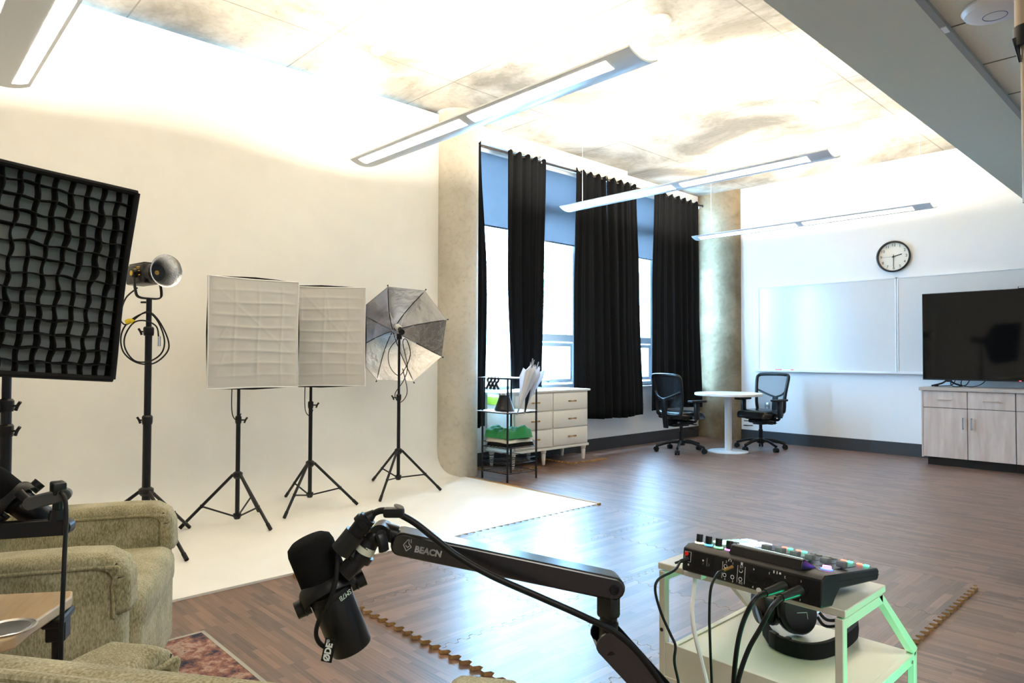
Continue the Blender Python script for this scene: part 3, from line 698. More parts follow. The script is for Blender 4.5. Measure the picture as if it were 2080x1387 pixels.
c = MB(); c.tube([(-2.16, 8.96, 0.94), (-2.18, 8.90, 0.885), (-2.26, 8.86, 0.872), (-2.30, 8.84, 0.871)], 0.0045); c.tube([(-2.02, 8.97, 0.95), (-2.05, 8.90, 0.885), (-2.15, 8.87, 0.869), (-2.20, 8.93, 0.90), (-2.19, 8.96, 0.95)], 0.0045)
c.tube([(-1.86, 8.97, 0.96), (-1.90, 8.89, 0.90), (-1.98, 8.86, 0.872), (-2.08, 8.88, 0.885), (-2.10, 8.96, 0.94)], 0.0045); c.cyl((-2.30, 8.84, 0.873), (-2.335, 8.825, 0.873), 0.009, seg=8)
o = c.build('power_cable', m_blackrub); tag(recentre(o, (-2.1, 8.88, 0.87)), 'black cables looping out beneath the television onto the countertop', 'cable')
wc = thing('webcam', 'small webcam bracket on the top edge of the television', 'webcam', (-1.50, 8.90, 0.862+zt))
MB().rbox((-0.06, -0.02, 0.0), (0.06, 0.03, 0.022), 0.004, 2).build('body', m_black, wc); MB().rbox((-0.052, -0.0215, 0.004), (0.052, -0.019, 0.018), 0.001, 1).build('faceplate', m_wboard, wc)

# ================================================================== TABLE AND OFFICE CHAIRS
t = thing('round_table', 'small round white pedestal table between the two office chairs', 'table', (-4.39, 7.92, 0))
MB().lathe([(0.40, 0.705), (0.412, 0.712), (0.412, 0.735), (0.405, 0.74)], 64).build('tabletop', m_white, t)
MB().cyl((0, 0, 0.012), (0, 0, 0.70), 0.044, seg=28).lathe([(0.10, 0.69), (0.12, 0.705)], 24).build('pedestal', mat('grey_white_metal', (0.68, 0.70, 0.72), 0.35, 0.1), t)
MB().lathe([(0.25, 0), (0.25, 0.008), (0.235, 0.014), (0.05, 0.018)], 64).build('base_disc', MATS['grey_white_metal'], t)

def office_chair(loc, rz, label):
    # local: faces +Y
    t = thing('office_chair', label, 'chair', loc, rz, 'black mesh office chairs')
    for k in range(5):
        a = R_(18+72*k); c_, s_ = math.cos(a), math.sin(a)
        leg = MB(); leg.tube([(0.03*c_, 0.03*s_, 0.125), (0.15*c_, 0.15*s_, 0.12), (0.28*c_, 0.28*s_, 0.085), (0.31*c_, 0.31*s_, 0.075)], 0.021, 10, flat=(0.75, 1))
        lg = leg.build('leg', m_black, t)
        cs = MB(); px_, py_ = 0.31*c_, 0.31*s_
        cs.cyl((px_, py_, 0.045), (px_, py_, 0.08), 0.007, seg=8)
        for sgn in (-1, 1):
            q = V((-s_, c_, 0))*0.017*sgn+V((px_, py_, 0.028)); cs.cyl(q-V((-s_, c_, 0))*0.010, q+V((-s_, c_, 0))*0.010, 0.028, seg=18)
        cs.tube([V((px_+c_*0.03*math.cos(w_), py_+s_*0.03*math.cos(w_), 0.030+0.03*math.sin(w_))) for w_ in (0, .8, 1.57, 2.3, 3.1)], 0.008, 6)
        cs.build('caster', m_blackrub, lg)
    MB().lathe([(0.045, 0.085), (0.05, 0.11), (0.045, 0.145), (0.028, 0.15), (0.027, 0.26), (0.02, 0.262), (0.02, 0.38)], 24).build('gas_column', m_black, t)
    mech = MB().rbox((-0.11, -0.14, 0.345), (0.11, 0.12, 0.395), 0.02, 2).rbox((-0.07, -0.19, 0.325), (0.07, 0.08, 0.36), 0.015, 2).rbox((-0.15, -0.06, 0.385), (0.15, 0.04, 0.405), 0.004, 1)
    mech.build('tilt_mechanism', m_black, t)
    for sgn, yy, zz in ((-1, -0.02, 0.36), (-1, 0.06, 0.35), (1, 0.02, 0.36), (1, 0.03, 0.30)):
        MB().tube([(0.1*sgn, yy, zz), (0.2*sgn, yy+0.01, zz-0.005)], 0.005, 6).rbox((0.2*sgn-0.03, yy-0.005, zz-0.01), (0.2*sgn+0.03, yy+0.025, zz), 0.004, 1).build('lever', m_black, t)
    # seat: waterfall front
    def seat(u, v):
        a = u*2*PI; return None
    st = MB(); nu, nv = 28, 10
    def sfn(side):
        def f(u, v):
            x = (u*2-1); y = (v*2-1)
            sq = 1/max(1e-6, (abs(x)**4+abs(y)**4)**0.25) if False else 1
            k = (1-0.16*abs(x)**3*abs(y)**3)
            X = x*0.245*k*(1-0.05*max(0, -y)); Y = y*0.245*k
            e = max(abs(x), abs(y)); edge = max(0, (e-0.62)/0.38); th = 0.056*math.sqrt(max(0, 1-edge**2.2))
            z = 0.455 - 0.018*max(0, y)**3*1.5 + 0.008*math.cos(2*x) + 0.012*abs(x)**3 - 0.008*math.exp(-((y+0.1)**2+x*x)*6)
            return (X, Y, z+th*(1.0 if side > 0 else -0.8))
        return f
    st.grid(sfn(1), 24, 24); st.grid(sfn(-1), 24, 24)
    st.build('seat', m_leather, t, sharp=70)
    # back: rounded frame, tilted
    B = M.Translation((0, -0.235, 0.475)) @ M.Rotation(R_(8), 4, 'X')
    def bc(x, z):    # lumbar curve + wrap
        return (x, 0.035*(x/0.23)**2 + 0.030*math.sin((z)*PI/0.48)*1.0, z)
    fr = MB(); o_ = [(-0.17, 0.0), (0.0, -0.005), (0.17, 0.0), (0.205, 0.05), (0.215, 0.2), (0.235, 0.42), (0.222, 0.475), (0.17, 0.492), (0.0, 0.50), (-0.17, 0.492), (-0.222, 0.475), (-0.235, 0.42), (-0.215, 0.2), (-0.205, 0.05)]
    fr.tube([B @ V(bc(x, z)) for x, z in o_], 0.021, 8, sub=4, closed=True)
    fr.build('back_frame', m_black, t, sharp=60)
    net = MB(); net.grid(lambda u, v: tuple(B @ V(bc((u*2-1)*(0.20+0.03*v), 0.005+v*0.485))), 10, 14); net.build('mesh_panel', m_net, t, sharp=80)
    yb = MB()
    yb.tube([B @ V(bc(-0.215, 0.28))+V((0, -0.015, 0)), B @ V((-0.1, -0.03, 0.23)), B @ V((0, -0.045, 0.20))], 0.013, 8)
    yb.tube([B @ V(bc(0.215, 0.28))+V((0, -0.015, 0)), B @ V((0.1, -0.03, 0.23)), B @ V((0, -0.045, 0.20))], 0.013, 8)
    yb.rbox((-0.038, -0.062, -0.16), (0.038, -0.032, 0.215), 0.012, 2, B)
    yb.rbox((-0.03, -0.27, 0.36), (0.03, -0.1, 0.385), 0.008, 1)
    yb.build('back_support', m_black, t)
    for sx in (-1, 1):
        ar = MB(); ar.rbox((sx*0.275-0.02, -0.05, 0.42), (sx*0.275+0.02, 0.02, 0.63), 0.01, 2); ar.tube([(sx*0.12, -0.015, 0.395), (sx*0.24, -0.015, 0.395), (sx*0.275, -0.015, 0.43)], 0.016, 8)
        am = ar.build('armrest', m_black, t)
        MB().rbox((sx*0.275-0.045, -0.13, 0.632), (sx*0.275+0.04, 0.13, 0.660), 0.013, 3).build('arm_pad', m_blackrub, am)
    return t
office_chair((-4.78, 7.46, 0), R_(-12), 'black mesh office chair left of the round table, seen from behind')
office_chair((-4.21, 8.42, 0), R_(170), 'black mesh office chair right of the round table, facing the camera')

# ================================================================== DRESSER
dx0, dx1, dy0, dy1 = -5.535, -5.115, 4.85, 6.07
t = thing('dresser', 'cream painted six-drawer dresser on turned legs under the windows', 'dresser', (dx0, dy0, 0))
DW, DD = dy1-dy0, dx1-dx0
MB().rbox((0.012, 0.012, 0.20), (DD-0.012, DW-0.012, 0.80), 0.003, 1).rbox((0.0, 0.0, 0.172), (DD, DW, 0.20), 0.006, 2).build('body', m_cream, t)
MB().rbox((-0.01, -0.015, 0.80), (DD+0.012, DW+0.015, 0.822), 0.006, 2).build('dresser_top', m_cream, t)
for k in range(2):
    for r_ in range(3):
        y0 = 0.035+k*(DW-0.05)/2; y1 = y0+(DW-0.05)/2-0.02; z0 = 0.212+r_*0.196; z1 = z0+0.182
        d = MB().rbox((DD-0.014, y0, z0), (DD+0.006, y1, z1), 0.007, 2).build('drawer', m_cream, t)
        yc, zc = (y0+y1)/2, (z0+z1)/2
        h = MB(); h.tube([(DD+0.03, yc-0.055, zc), (DD+0.03, yc, zc), (DD+0.03, yc+0.055, zc)], 0.006, 8)
        for q in (-0.055, -0.035, 0.035, 0.055): h.cyl((DD+0.03, yc+q-0.003, zc), (DD+0.03, yc+q+0.003, zc), 0.009, seg=10)
        h.cyl((DD+0.005, yc-0.045, zc), (DD+0.03, yc-0.045, zc), 0.005, seg=8).cyl((DD+0.005, yc+0.045, zc), (DD+0.03, yc+0.045, zc), 0.005, seg=8)
        h.build('drawer_handle', m_brass, d)
for x, y in ((0.045, 0.05), (DD-0.045, 0.05), (0.045, DW-0.05), (DD-0.045, DW-0.05), (DD-0.045, DW/2-0.1), (0.045, DW/2)):
    MB().lathe([(0.014, 0.0), (0.017, 0.01), (0.026, 0.11), (0.022, 0.12), (0.03, 0.135), (0.03, 0.172)], 18, MX((x, y, 0.013))).build('leg', m_cream, t)
MB().box((0.03, -0.0005, 0.645+0.03), (DD-0.03, 0.012, 0.755)).build('green_label_band', mat('lime_tape', (0.28, 0.42, 0.02), 0.5), t, label='lime green band across the side near the top')
o = MB().rbox((0, 0, 0), (0.14, 0.18, 0.012), 0.002, 1, MX((-5.34, 5.66, 0.8235))).build('book', m_whitep); tag(recentre(o, (-5.27, 5.75, 0.8235)), 'flat white pamphlet lying on the dresser top', 'book')

# ================================================================== BLACK WIRE SHELF
sx0, sx1, sy0, sy1 = -5.065, -4.705, 4.40, 4.785
t = thing('wire_shelf', 'narrow black wire shelf rack standing before the dresser', 'shelf rack', (sx0, sy0, 0))
SW, SD = sx1-sx0, sy1-sy0
for x in (0, SW):
    for y in (0, SD): MB().cyl((x, y, 0), (x, y, 0.985), 0.010, seg=12).build('post', m_blackm, t)
def wire_level(z, rails):
    b = MB()
    for (a, c_) in (((0, 0), (SW, 0)), ((SW, 0), (SW, SD)), ((SW, SD), (0, SD)), ((0, SD), (0, 0))):
        b.cyl((*a, z), (*c_, z), 0.004, seg=8)
        if rails: b.cyl((*a, z+0.045), (*c_, z+0.045), 0.0035, seg=8)
    for k in range(1, 8): b.cyl((SW*k/8, 0, z), (SW*k/8, SD, z), 0.0025, seg=6)
    b.build('wire_tier', m_blackm, t)
for z, r_ in ((0.97, False), (0.645, False), (0.315, True), (0.165, True), (0.075, False)): wire_level(z, r_)
# things on the rack
def sheet(label, z, grow, seed, colr):
    o = MB().grid(lambda u, v: (sx0-0.03+(SW+0.04)*u, sy0-grow+(SD+grow)*v, z+0.006*math.sin(u*3+seed)*math.sin(v*4)), 10, 10).build('paper_sheet', mat('paper_'+str(seed), colr, 0.35), None, solid=0.002)
    return tag(recentre(o, ((sx0+sx1)/2, (sy0+sy1)/2, z)), label, 'paper')
sheet('white sheet lying over the top of the wire rack', 0.984, 0.03, 1, (0.75, 0.76, 0.78))
sheet('glossy printed poster sheet lying on the second tier of the wire rack', 0.658, 0.06, 2, (0.72, 0.70, 0.74))
# reflector dish
t = thing('light_reflector', 'black cone-shaped light reflector standing mouth down on the wire rack', 'light reflector', (-4.90, 4.54, 0.664))
MB().lathe([(0.100, 0.0), (0.102, 0.006), (0.095, 0.012), (0.055, 0.125), (0.053, 0.145)], 40).build('dish', m_black, t)
MB().lathe([(0.050, 0.145), (0.055, 0.147), (0.055, 0.168), (0.050, 0.17)], 40).build('mount_ring', m_chrome, t)
# clamps on the rail
for k in range(3):
    t = thing('spring_clamp', ['black spring clamp leftmost on the top rail of the wire rack', 'black spring clamp in the middle of the three on the wire rack', 'black spring clamp rightmost of the three on the wire rack'][k], 'clamp', (sx1-0.255+k*0.052, sy0, 0.975), 0, 'spring clamps on the wire rack')
    MB().tube([(-0.004, -0.004, 0.012), (-0.018, -0.012, -0.02), (0.0, -0.014, -0.05), (-0.03, -0.018, -0.10)], 0.013, 8, flat=(1, 0.8)).build('jaw', m_black, t)
    MB().tube([(0.004, 0.016, 0.012), (0.018, 0.002, -0.02), (0.0, -0.006, -0.05), (0.03, -0.006, -0.10)], 0.013, 8, flat=(1, 0.8)).build('jaw', m_black, t)
    MB().cyl((0, -0.024, -0.035), (0, 0.004, -0.035), 0.007, seg=10).build('spring', m_steel, t)
# folded umbrellas standing in the rack
def atz(px, py, z):
    d = (fw + CR*((px-1040)/FPX) - CU*((py-693.5)/FPX)); return EYE+d*((z-EYE.z)/d.z)
def furled(label, base, top, m, w_, tip, tips, seed):
    base = V(base); top = V(top); L = (top-base).length
    t = thing('folded_umbrella', label, 'umbrella', base, 0, 'folded photo umbrellas in the wire rack')
    Q = frame(top-base).to_4x4(); nn = 16; rnd = random.Random(seed); b = MB()
    prof_ = [(0.006, 0.02), (0.016, 0.12), (w_*0.75, L*0.5), (w_, L*0.78), (w_*0.5, L*0.86)]
    vs = []
    for r, z in prof_:
        for k in range(nn): a = 2*PI*k/nn; rr = r*(1+0.38*(k % 2)*(z/L)); vs.append((rr*math.cos(a), rr*math.sin(a)*0.7, z+(0.03*(k % 4 == 0) if z > L*0.7 else 0)))
    b.add(vs, [(i*nn+k, i*nn+(k+1) % nn, (i+1)*nn+(k+1) % nn, (i+1)*nn+k) for i in range(len(prof_)-1) for k in range(nn)], Q)
    if w_ > 0.04:     # loose corners of the cloth standing out near the open end
        for sg in (-1, 1):
            qx = V((CR.x, CR.y, 0)); c = lambda k, e_: (top-base)*k + qx*e_*sg
            b.add([c(0.10, 0.005), c(0.45, 0.045), c(0.70, 0.085), c(0.86, 0.075), c(0.80, 0.03), c(0.45, 0.0)], [(0, 1, 5), (1, 2, 4, 5), (2, 3, 4)])
    b.build('canopy', m, t, sharp=30, solid=0.001)
    MB().cyl((0, 0, 0), (0, 0, L), 0.004, seg=8, mx=Q).build('shaft', m_steel, t)
    rb = MB()
    for k in range(tips): a = 2*PI*k/tips; rb.cyl((w_*0.5*math.cos(a), w_*0.35*math.sin(a), L*0.8), (w_*0.62*math.cos(a), w_*0.45*math.sin(a), L*0.93), 0.003, seg=6, mx=Q)
    rb.build('rib_tips', m_chrome, t)
ub = [atz(1050, 843, 0.668), atz(1066, 841, 0.668), atz(1063, 841, 0.668)]
ud = [(p-EYE).dot(fw) for p in ub]
furled('white folded photo umbrella leaning in the wire rack, the left one', ub[0], P(1085, 731, ud[0]), m_umbw, 0.045, 0, 6, 1)
furled('black folded photo umbrella between the two white ones in the wire rack', ub[1], P(1082, 728, ud[1]-0.05), m_bfab, 0.028, 0, 6, 2)
furled('white folded photo umbrella behind the black one in the wire rack', ub[2], P(1094, 735, ud[2]+0.03), m_umbw, 0.045, 0, 6, 3)
# folded cloths
def folded(label, z, h, m, seed, ov):
    rnd = random.Random(seed); q = [rnd.uniform(0, 6) for _ in range(6)]
    cx_, cy_ = (sx0+sx1)/2+0.0, (sy0+sy1)/2
    def f(sg):
        def g(u, v):
            x = (u*2-1)*(SW/2-0.018+ov); y = (v*2-1)*(SD/2-0.025+ov)
            e = max(abs(u*2-1), abs(v*2-1)); th = math.sqrt(max(0, 1-max(0, (e-0.75)/0.25)**2))
            n_ = 0.45+0.25*math.sin(5*u+q[0]+2*v)+0.17*math.sin(11*v+q[1]+4*u)+0.15*math.sin(19*u+q[2]-8*v)+0.08*math.sin(34*u+21*v)
            top = z+h*(0.45+0.55*n_)*th
            return (cx_+x+0.01*math.sin(7*v+q[3]), cy_+y+0.012*math.sin(6*u+q[4]), max(top, z+0.001) if sg else z+0.0005)
        return g
    o = MB().grid(f(1), 26, 26).grid(f(0), 26, 26).build('folded_cloth', m, None, sharp=70)
    return tag(recentre(o, (cx_, cy_, z)), label, 'cloth', 'folded backdrop cloths on the wire rack')
folded('black folded cloth lowest in the stack on the wire rack', 0.320, 0.055, m_bfab, 1, 0.0)
folded('off-white folded cloth in the middle of the stack on the wire rack', 0.360, 0.06, mat('off_white_cotton', (0.70, 0.67, 0.58), 0.85), 2, 0.0)
folded('crumpled bright green cloth on top of the stack on the wire rack', 0.400, 0.125, mat('chroma_green_cloth', (0.0, 0.22, 0.05), 0.7, sheen=0.3), 3, 0.004)

# ================================================================== LIGHT STANDS
def light_stand(label, x, y, R, ang0, hubz, lowz, top, joints, rl=0.015, ru=0.011, knob=-1, group='light stands on the white floor'):
    t = thing('light_stand', label, 'light stand', (x, y, 0), 0, group)
    MB().cyl((0, 0, lowz-0.03), (0, 0, joints[0]), rl, seg=16).build('lower_pole', m_blackm, t)
    zs = joints + [top]
    for i in range(len(joints)):
        rr = rl + (ru-rl)*(i+1)/len(joints)
        MB().cyl((0, 0, zs[i]), (0, 0, zs[i+1]), rr, seg=14).build('upper_pole', m_blackm, t)
    for z in joints:
        c = MB().lathe([(rl+0.003, z-0.035), (rl+0.006, z-0.02), (rl+0.006, z+0.012), (rl, z+0.02)], 16).build('collar', m_black, t)
        MB().cyl((0, 0, z-0.01), (CR.x*0.045*knob, CR.y*0.045*knob, z-0.01), 0.005, seg=8).tube([V((CR.x*0.042*knob, CR.y*0.042*knob, z-0.03)), V((CR.x*0.05*knob, CR.y*0.05*knob, z-0.01)), V((CR.x*0.062*knob, CR.y*0.062*knob, z+0.008))], 0.007, 8).build('knob', m_black, c)
    hub = MB().lathe([(rl+0.006, hubz-0.03), (rl+0.018, hubz-0.015), (rl+0.018, hubz+0.01), (rl+0.004, hubz+0.02)], 16).build('leg_hub', m_black, t)
    MB().lathe([(rl+0.003, lowz-0.03), (rl+0.012, lowz-0.012), (rl+0.012, lowz+0.008), (rl+0.002, lowz+0.012)], 16).build('brace_hub', m_black, t)
    for k in range(3):
        a = R_(ang0+120*k); c_, s_ = math.cos(a), math.sin(a)
        fz = cove_z(x+R*c_)+0.006
        p0 = V((0.03*c_, 0.03*s_, hubz)); p1 = V((R*c_, R*s_, fz+0.004))
        lg = MB().cyl(p0, p1, 0.0105, seg=10).build('leg', m_blackm, t)
        d = (p1-p0).normalized(); MB().cyl(p1-d*0.05, p1, 0.0125, seg=10).build('rubber_foot', m_blackrub, lg)
        m_ = p0.lerp(p1, 0.60); MB().cyl((0.018*c_, 0.018*s_, lowz-0.01), m_, 0.006, seg=8).cyl(m_-V((0, 0, 0.012)), m_+V((0, 0, 0.012)), 0.010, seg=8).build('brace', m_blackm, t)
    return t
S1 = (-4.79, 1.90); S2 = (-4.90, 2.50); SU = (-4.93, 3.33); SC = (-4.57, 1.256); SB = (-3.70, 0.45)
st1 = light_stand('black tripod stand carrying the left white softbox', *S1, 0.36, -106, 0.357, 0.077, 1.36, [0.745], knob=1)
st2 = light_stand('black tripod stand carrying the right white softbox', *S2, 0.36, -56, 0.361, 0.127, 1.35, [0.816], knob=1)
stU = light_stand('black tripod stand under the silver umbrella', *SU, 0.37, -57, 0.377, 0.158, 1.33, [0.841])
light_stand('tall black stand carrying the reflector studio lamp', *SC, 0.473, 11, 0.36, 0.12, 1.53, [0.798, 1.34], rl=0.024, ru=0.016)
stB = light_stand('thick black stand behind the green armchair carrying the gridded softbox', *SB, 0.47, 20, 0.36, 0.12, 1.44, [0.86, 0.97], rl=0.024, ru=0.018, knob=1)

def loop_cable(name, label, pts, r, base, m=None, cat='cable', sub=6, group=None):
    o = MB().tube(pts, r, 8, sub=sub).build(name, m or m_blackrub, None, sharp=70)
    return tag(recentre(o, base), label, cat, group)

def cord_part(root, pts, r=0.0035):
    o = V(root.location); return MB().tube([V(p)-o for p in pts], r, 8, sub=6).build('power_cord', m_blackrub, root, sharp=70)
# small white softboxes
def softbox_small(label, c, nrm, w_, h_, pole):
    c = V(c); n_ = V(nrm).normalized(); right = V((0, 0, 1)).cross(n_).normalized()   # as seen from the front it runs to the right
    t = thing('softbox', label, 'softbox', (pole[0], pole[1], 1.36), 0, 'white softboxes on stands')
    o0 = V(t.location); Q = M((right, V((0, 0, 1)), n_)).transposed().to_4x4(); Q = M.Translation(c-o0) @ Q
    rnd = random.Random(int(c.y*100)); vv = [rnd.uniform(0, 6) for _ in range(8)]
    def face(u, v):
        x = (u-0.5)*w_; y = (v-0.5)*h_
        e = (1-(2*u-1)**4)*(1-(2*v-1)**4)
        g = 0
        for k in range(1, 9): g += 0.0045*math.exp(-abs(v-k/9.0+0.006*math.sin(5*u+k))/0.012)
        for k in (0.27, 0.53, 0.80): g += 0.0028*math.exp(-abs(u-k+0.01*math.sin(6*v))/0.012)
        for i in range(7):
            an = vv[i]; dd = abs((u-0.5)*math.cos(an)+(v-0.5)*math.sin(an)-0.3*math.sin(3*an)); g += 0.002*math.exp(-dd/0.010)*max(0, math.sin(6*u+vv[i]*2+5*v))
        g += 0.0011*math.sin(21*u+vv[0]+9*v)*math.sin(17*v+vv[1])
        bow = 0.008*math.sin(PI*v)
        return (x*(1-0.02*math.sin(PI*v)), y*(1-0.012*math.sin(PI*u)), 0.012*e+g*e*1.6+bow*0)
    f = MB(); f.grid(face, 90, 120, Q); f.build('front_diffuser', m_sbwhite, t, sharp=80)
    ed = MB(); r4 = [(-w_/2, -h_/2), (w_/2, -h_/2), (w_/2, h_/2), (-w_/2, h_/2)]
    for i in range(4):
        a, b_ = r4[i], r4[(i+1) % 4]; ed.tube([Q @ V((*a, 0)), Q @ V(((a[0]+b_[0])/2*0.985, (a[1]+b_[1])/2*0.985, 0)), Q @ V((*b_, 0))], 0.005, 6, sub=5)
    ed.build('edge_piping', m_whitep, t)
    bk = MB(); d = 0.24; nn = 8; rings = []
    for i in range(nn+1):
        k = i/nn; s_ = (1-k)**0.6 if k < 1 else 0.0; s_ = max(s_, 0.14); rings.append([(x*s_, y*s_, -d*k) for x, y in [(-w_/2, -h_/2), (0, -h_/2*1.03), (w_/2, -h_/2), (w_/2*1.03, 0), (w_/2, h_/2), (0, h_/2*1.03), (-w_/2, h_/2), (-w_/2*1.03, 0)]])
    vs = [p for r in rings for p in r]
    bk.add(vs, [(i*8+k, i*8+(k+1) % 8, (i+1)*8+(k+1) % 8, (i+1)*8+k) for i in range(nn) for k in range(8)] + [tuple(range(nn*8, nn*8+8))], Q)
    bk.build('black_back', m_bfab, t, sharp=40)
    hd = MB().cyl(Q @ V((0, 0, -d+0.01)), Q @ V((0, 0, -d-0.10)), 0.035, seg=16).cyl(Q @ V((0, 0, -d-0.05)), (0, 0, 0.0), 0.014, seg=10)
    hd.build('lamp_head', m_black, t)
R_world = V((CR.x, CR.y, 0)).normalized(); F_world = V((fw.x, fw.y, 0)).normalized()
def rf(r, f, z): return R_world*r + F_world*f + V((0, 0, z))
b1c = P(517.5, 677, 4.66); b2c = P(652, 683, 5.11)
softbox_small('crinkled white softbox, the left and front one of the pair', b1c, (0.998, -0.03, 0.02), 0.62, 0.745, S1)
softbox_small('crinkled white softbox, the right one tucked behind the other', b2c, (0.849, -0.528, 0.0), 0.65, 0.745, S2)
for root_, s, zz in ((st1, S1, 0.98), (st2, S2, 0.97)):
    bx = V((s[0], s[1], 0)); e = R_world
    cord_part(root_, [bx-e*0.05+V((0.03, 0, zz+0.06)), bx-e*0.06+V((0.03, 0, zz-0.05)), bx-e*0.055+V((0.03, 0, zz-0.20)), bx-e*0.02+V((0.03, 0, zz-0.245)), bx+e*0.018+V((0.0, 0, zz-0.20))], 0.0035)

# umbrella
t = thing('photo_umbrella', 'open silver-lined photo umbrella on the stand beside the concrete column', 'umbrella', (SU[0], SU[1], 1.36))
un = V((0.945, -0.255, -0.195)).normalized(); hub = V((SU[0], SU[1], 1.365)) - un*0.24 + R_world*0.02 - V(t.location) + V((0, 0, 0.0))
upv = (V((0, 0, 1)) - un*un.z).normalized(); rgt = upv.cross(un).normalized()
UQ = M.Translation(hub) @ M((rgt, upv, un)).transposed().to_4x4()
RU, DU = 0.435, 0.235
def ucan(off, mt, nm):
    b = MB()
    for k in range(8):
        a0 = R_(22.5-3+45*k); a1 = a0+R_(45)
        def f(u, v):
            r = RU*v*(1+off*0.004); a = a0+(a1-a0)*u
            # straight chord between ribs
            p = V((math.cos(a0), math.sin(a0), 0)).lerp(V((math.cos(a1), math.sin(a1), 0)), u)
            z = DU*(1-math.cos(v*PI/2*0.98)) - off*0.003
            sagk = 0.018*math.sin(PI*u)*v
            return (p.x*r, p.y*r, z-sagk*0.2+0.002*math.sin(30*v+k)*math.sin(PI*u))
        b.grid(f, 6, 12, UQ)
    return b.build(nm, mt, t, sharp=25)
ucan(0, m_silver, 'silver_lining'); ucan(1, m_bfab, 'black_cover')
for k in range(8):
    a0 = R_(22.5-3+45*k); pts = []
    for i in range(9):
        v = i/8*1.03; pts.append(UQ @ V((math.cos(a0)*RU*v, math.sin(a0)*RU*v, DU*(1-math.cos(min(v, 1)*PI/2*0.98))+0.003)))
    rb = MB().tube(pts, 0.0028, 6, sub=2); e_ = pts[-1]; rb.sphere(e_, 0.007, seg=8, rings=6)
    rib = rb.build('rib', m_blackm, t)
    v = 0.42; q = UQ @ V((math.cos(a0)*RU*v, math.sin(a0)*RU*v, DU*(1-math.cos(v*PI/2))+0.004)); MB().cyl(UQ @ V((0, 0, 0.17)), q, 0.0022, seg=6).build('strut', m_steel, rib)
MB().cyl(UQ @ V((0, 0, -0.03)), UQ @ V((0, 0, 0.60)), 0.0042, seg=8).cyl(UQ @ V((0, 0, 0.0)), UQ @ V((0, 0, 0.02)), 0.012, seg=10).cyl(UQ @ V((0, 0, 0.16)), UQ @ V((0, 0, 0.19)), 0.010, seg=10).build('shaft', m_steel, t)
t = thing('bulb_holder', 'black lamp holder with a white spiral bulb aimed into the silver umbrella', 'lamp', (SU[0], SU[1], 1.33))
hc = V((0, 0, 0.055)); side = R_world*0.02 + V((0, 0, 0.02))
MB().rbox((-0.018, -0.018, 0.0), (0.018, 0.018, 0.05), 0.006, 2).cyl(hc, hc+side, 0.016, seg=12).cyl(hc+side*0.6+un*0.03, hc+side*1.2-un*0.05, 0.026, 0.022, seg=18).build('holder', m_black, t)
bp0 = hc+side*1.2-un*0.05; FQ = M.Translation(bp0) @ frame(-un+V((0, 0, 0.15))).to_4x4()
sp = [(0.020*math.cos(a), 0.020*math.sin(a), 0.02+a*0.0026) for a in [i*0.5 for i in range(58)]]
MB().lathe([(0.022, 0), (0.024, 0.02), (0.018, 0.03)], 16, FQ).tube(sp, 0.0075, 8, FQ, sub=1).build('spiral_bulb', m_whitep, t)
bx = V((SU[0], SU[1], 0))
cord_part(stU, [bx+V((0.02, 0, 1.36)), bx-R_world*0.085+V((0, 0, 1.24)), bx-R_world*0.08+V((0, 0, 1.10)), bx-R_world*0.01+V((0.02, 0, 1.02)), bx+R_world*0.06+V((0.02, 0, 1.12)), bx+R_world*0.085+V((0.02, 0, 1.22)), bx+R_world*0.05+V((0.02, 0, 1.33)), bx+R_world*0.02+V((0.02, 0, 1.30)), bx+R_world*0.06+V((0.02, 0, 1.10)), bx+R_world*0.03+V((0.02, 0, 0.98)), bx-R_world*0.045+V((0.02, 0, 0.86)), bx+V((0.02, 0, 0.79)), bx+R_world*0.06+V((0.02, 0, 0.88)), bx+R_world*0.02+V((0.02, 0, 1.08))], 0.0035)

# studio lamp with reflector
t = thing('studio_lamp', 'black studio lamp with silver bowl reflector on the tall stand', 'studio lamp', (SC[0], SC[1], 1.53))
ln = V((0.977, 0.218, 0.02)).normalized(); side = V((0, 0, 1)).cross(ln).normalized()
LQ = M.Translation((0, 0, 0.155)) @ M((side, V((0, 0, 1)), ln)).transposed().to_4x4()
MB().rbox((-0.058, -0.062, -0.17), (0.058, 0.058, 0.045), 0.012, 3, LQ).rbox((-0.05, 0.05, -0.15), (0.05, 0.068, 0.03), 0.006, 2, LQ).cyl((0, 0, 0.045), (0, 0, 0.085), 0.06, 0.055, 28, LQ).rbox((-0.02, 0.062, -0.20), (0.02, 0.074, -0.12), 0.004, 1, LQ).build('body', m_black, t)
vents = MB()
for z in (-0.10, -0.06, -0.02): vents.cbox((-0.0585, 0.03, z), (0.002, 0.004, 0.03), LQ)
for yy in (0.04, 0.015, -0.01): vents.cbox((-0.0588, yy, -0.02), (0.002, 0.005, 0.04), LQ)
vents.build('yellow_trim', mat('yellow_accent', (0.75, 0.45, 0.02), 0.5), t)
yk = MB(); yk.tube([(-0.078, 0.0, -0.04), (-0.080, -0.10, -0.01), (-0.066, -0.145, 0), (0, -0.152, 0), (0.066, -0.145, 0), (0.080, -0.10, -0.01), (0.078, 0.0, -0.04)], 0.011, 8, LQ, flat=(0.5, 1.2))
yk.cyl((-0.09, 0, -0.04), (-0.06, 0, -0.04), 0.026, seg=20, mx=LQ).cyl((0.06, 0, -0.04), (0.09, 0, -0.04), 0.02, seg=20, mx=LQ)
yk.build('yoke', m_black, t)
MB().lathe([(0.016, 0), (0.016, 0.001)], 20, LQ @ M.Translation((-0.0915, 0, -0.04)) @ M.Rotation(PI/2, 4, 'Y'), caps=True).build('knob_badge', MATS['yellow_accent'], t)
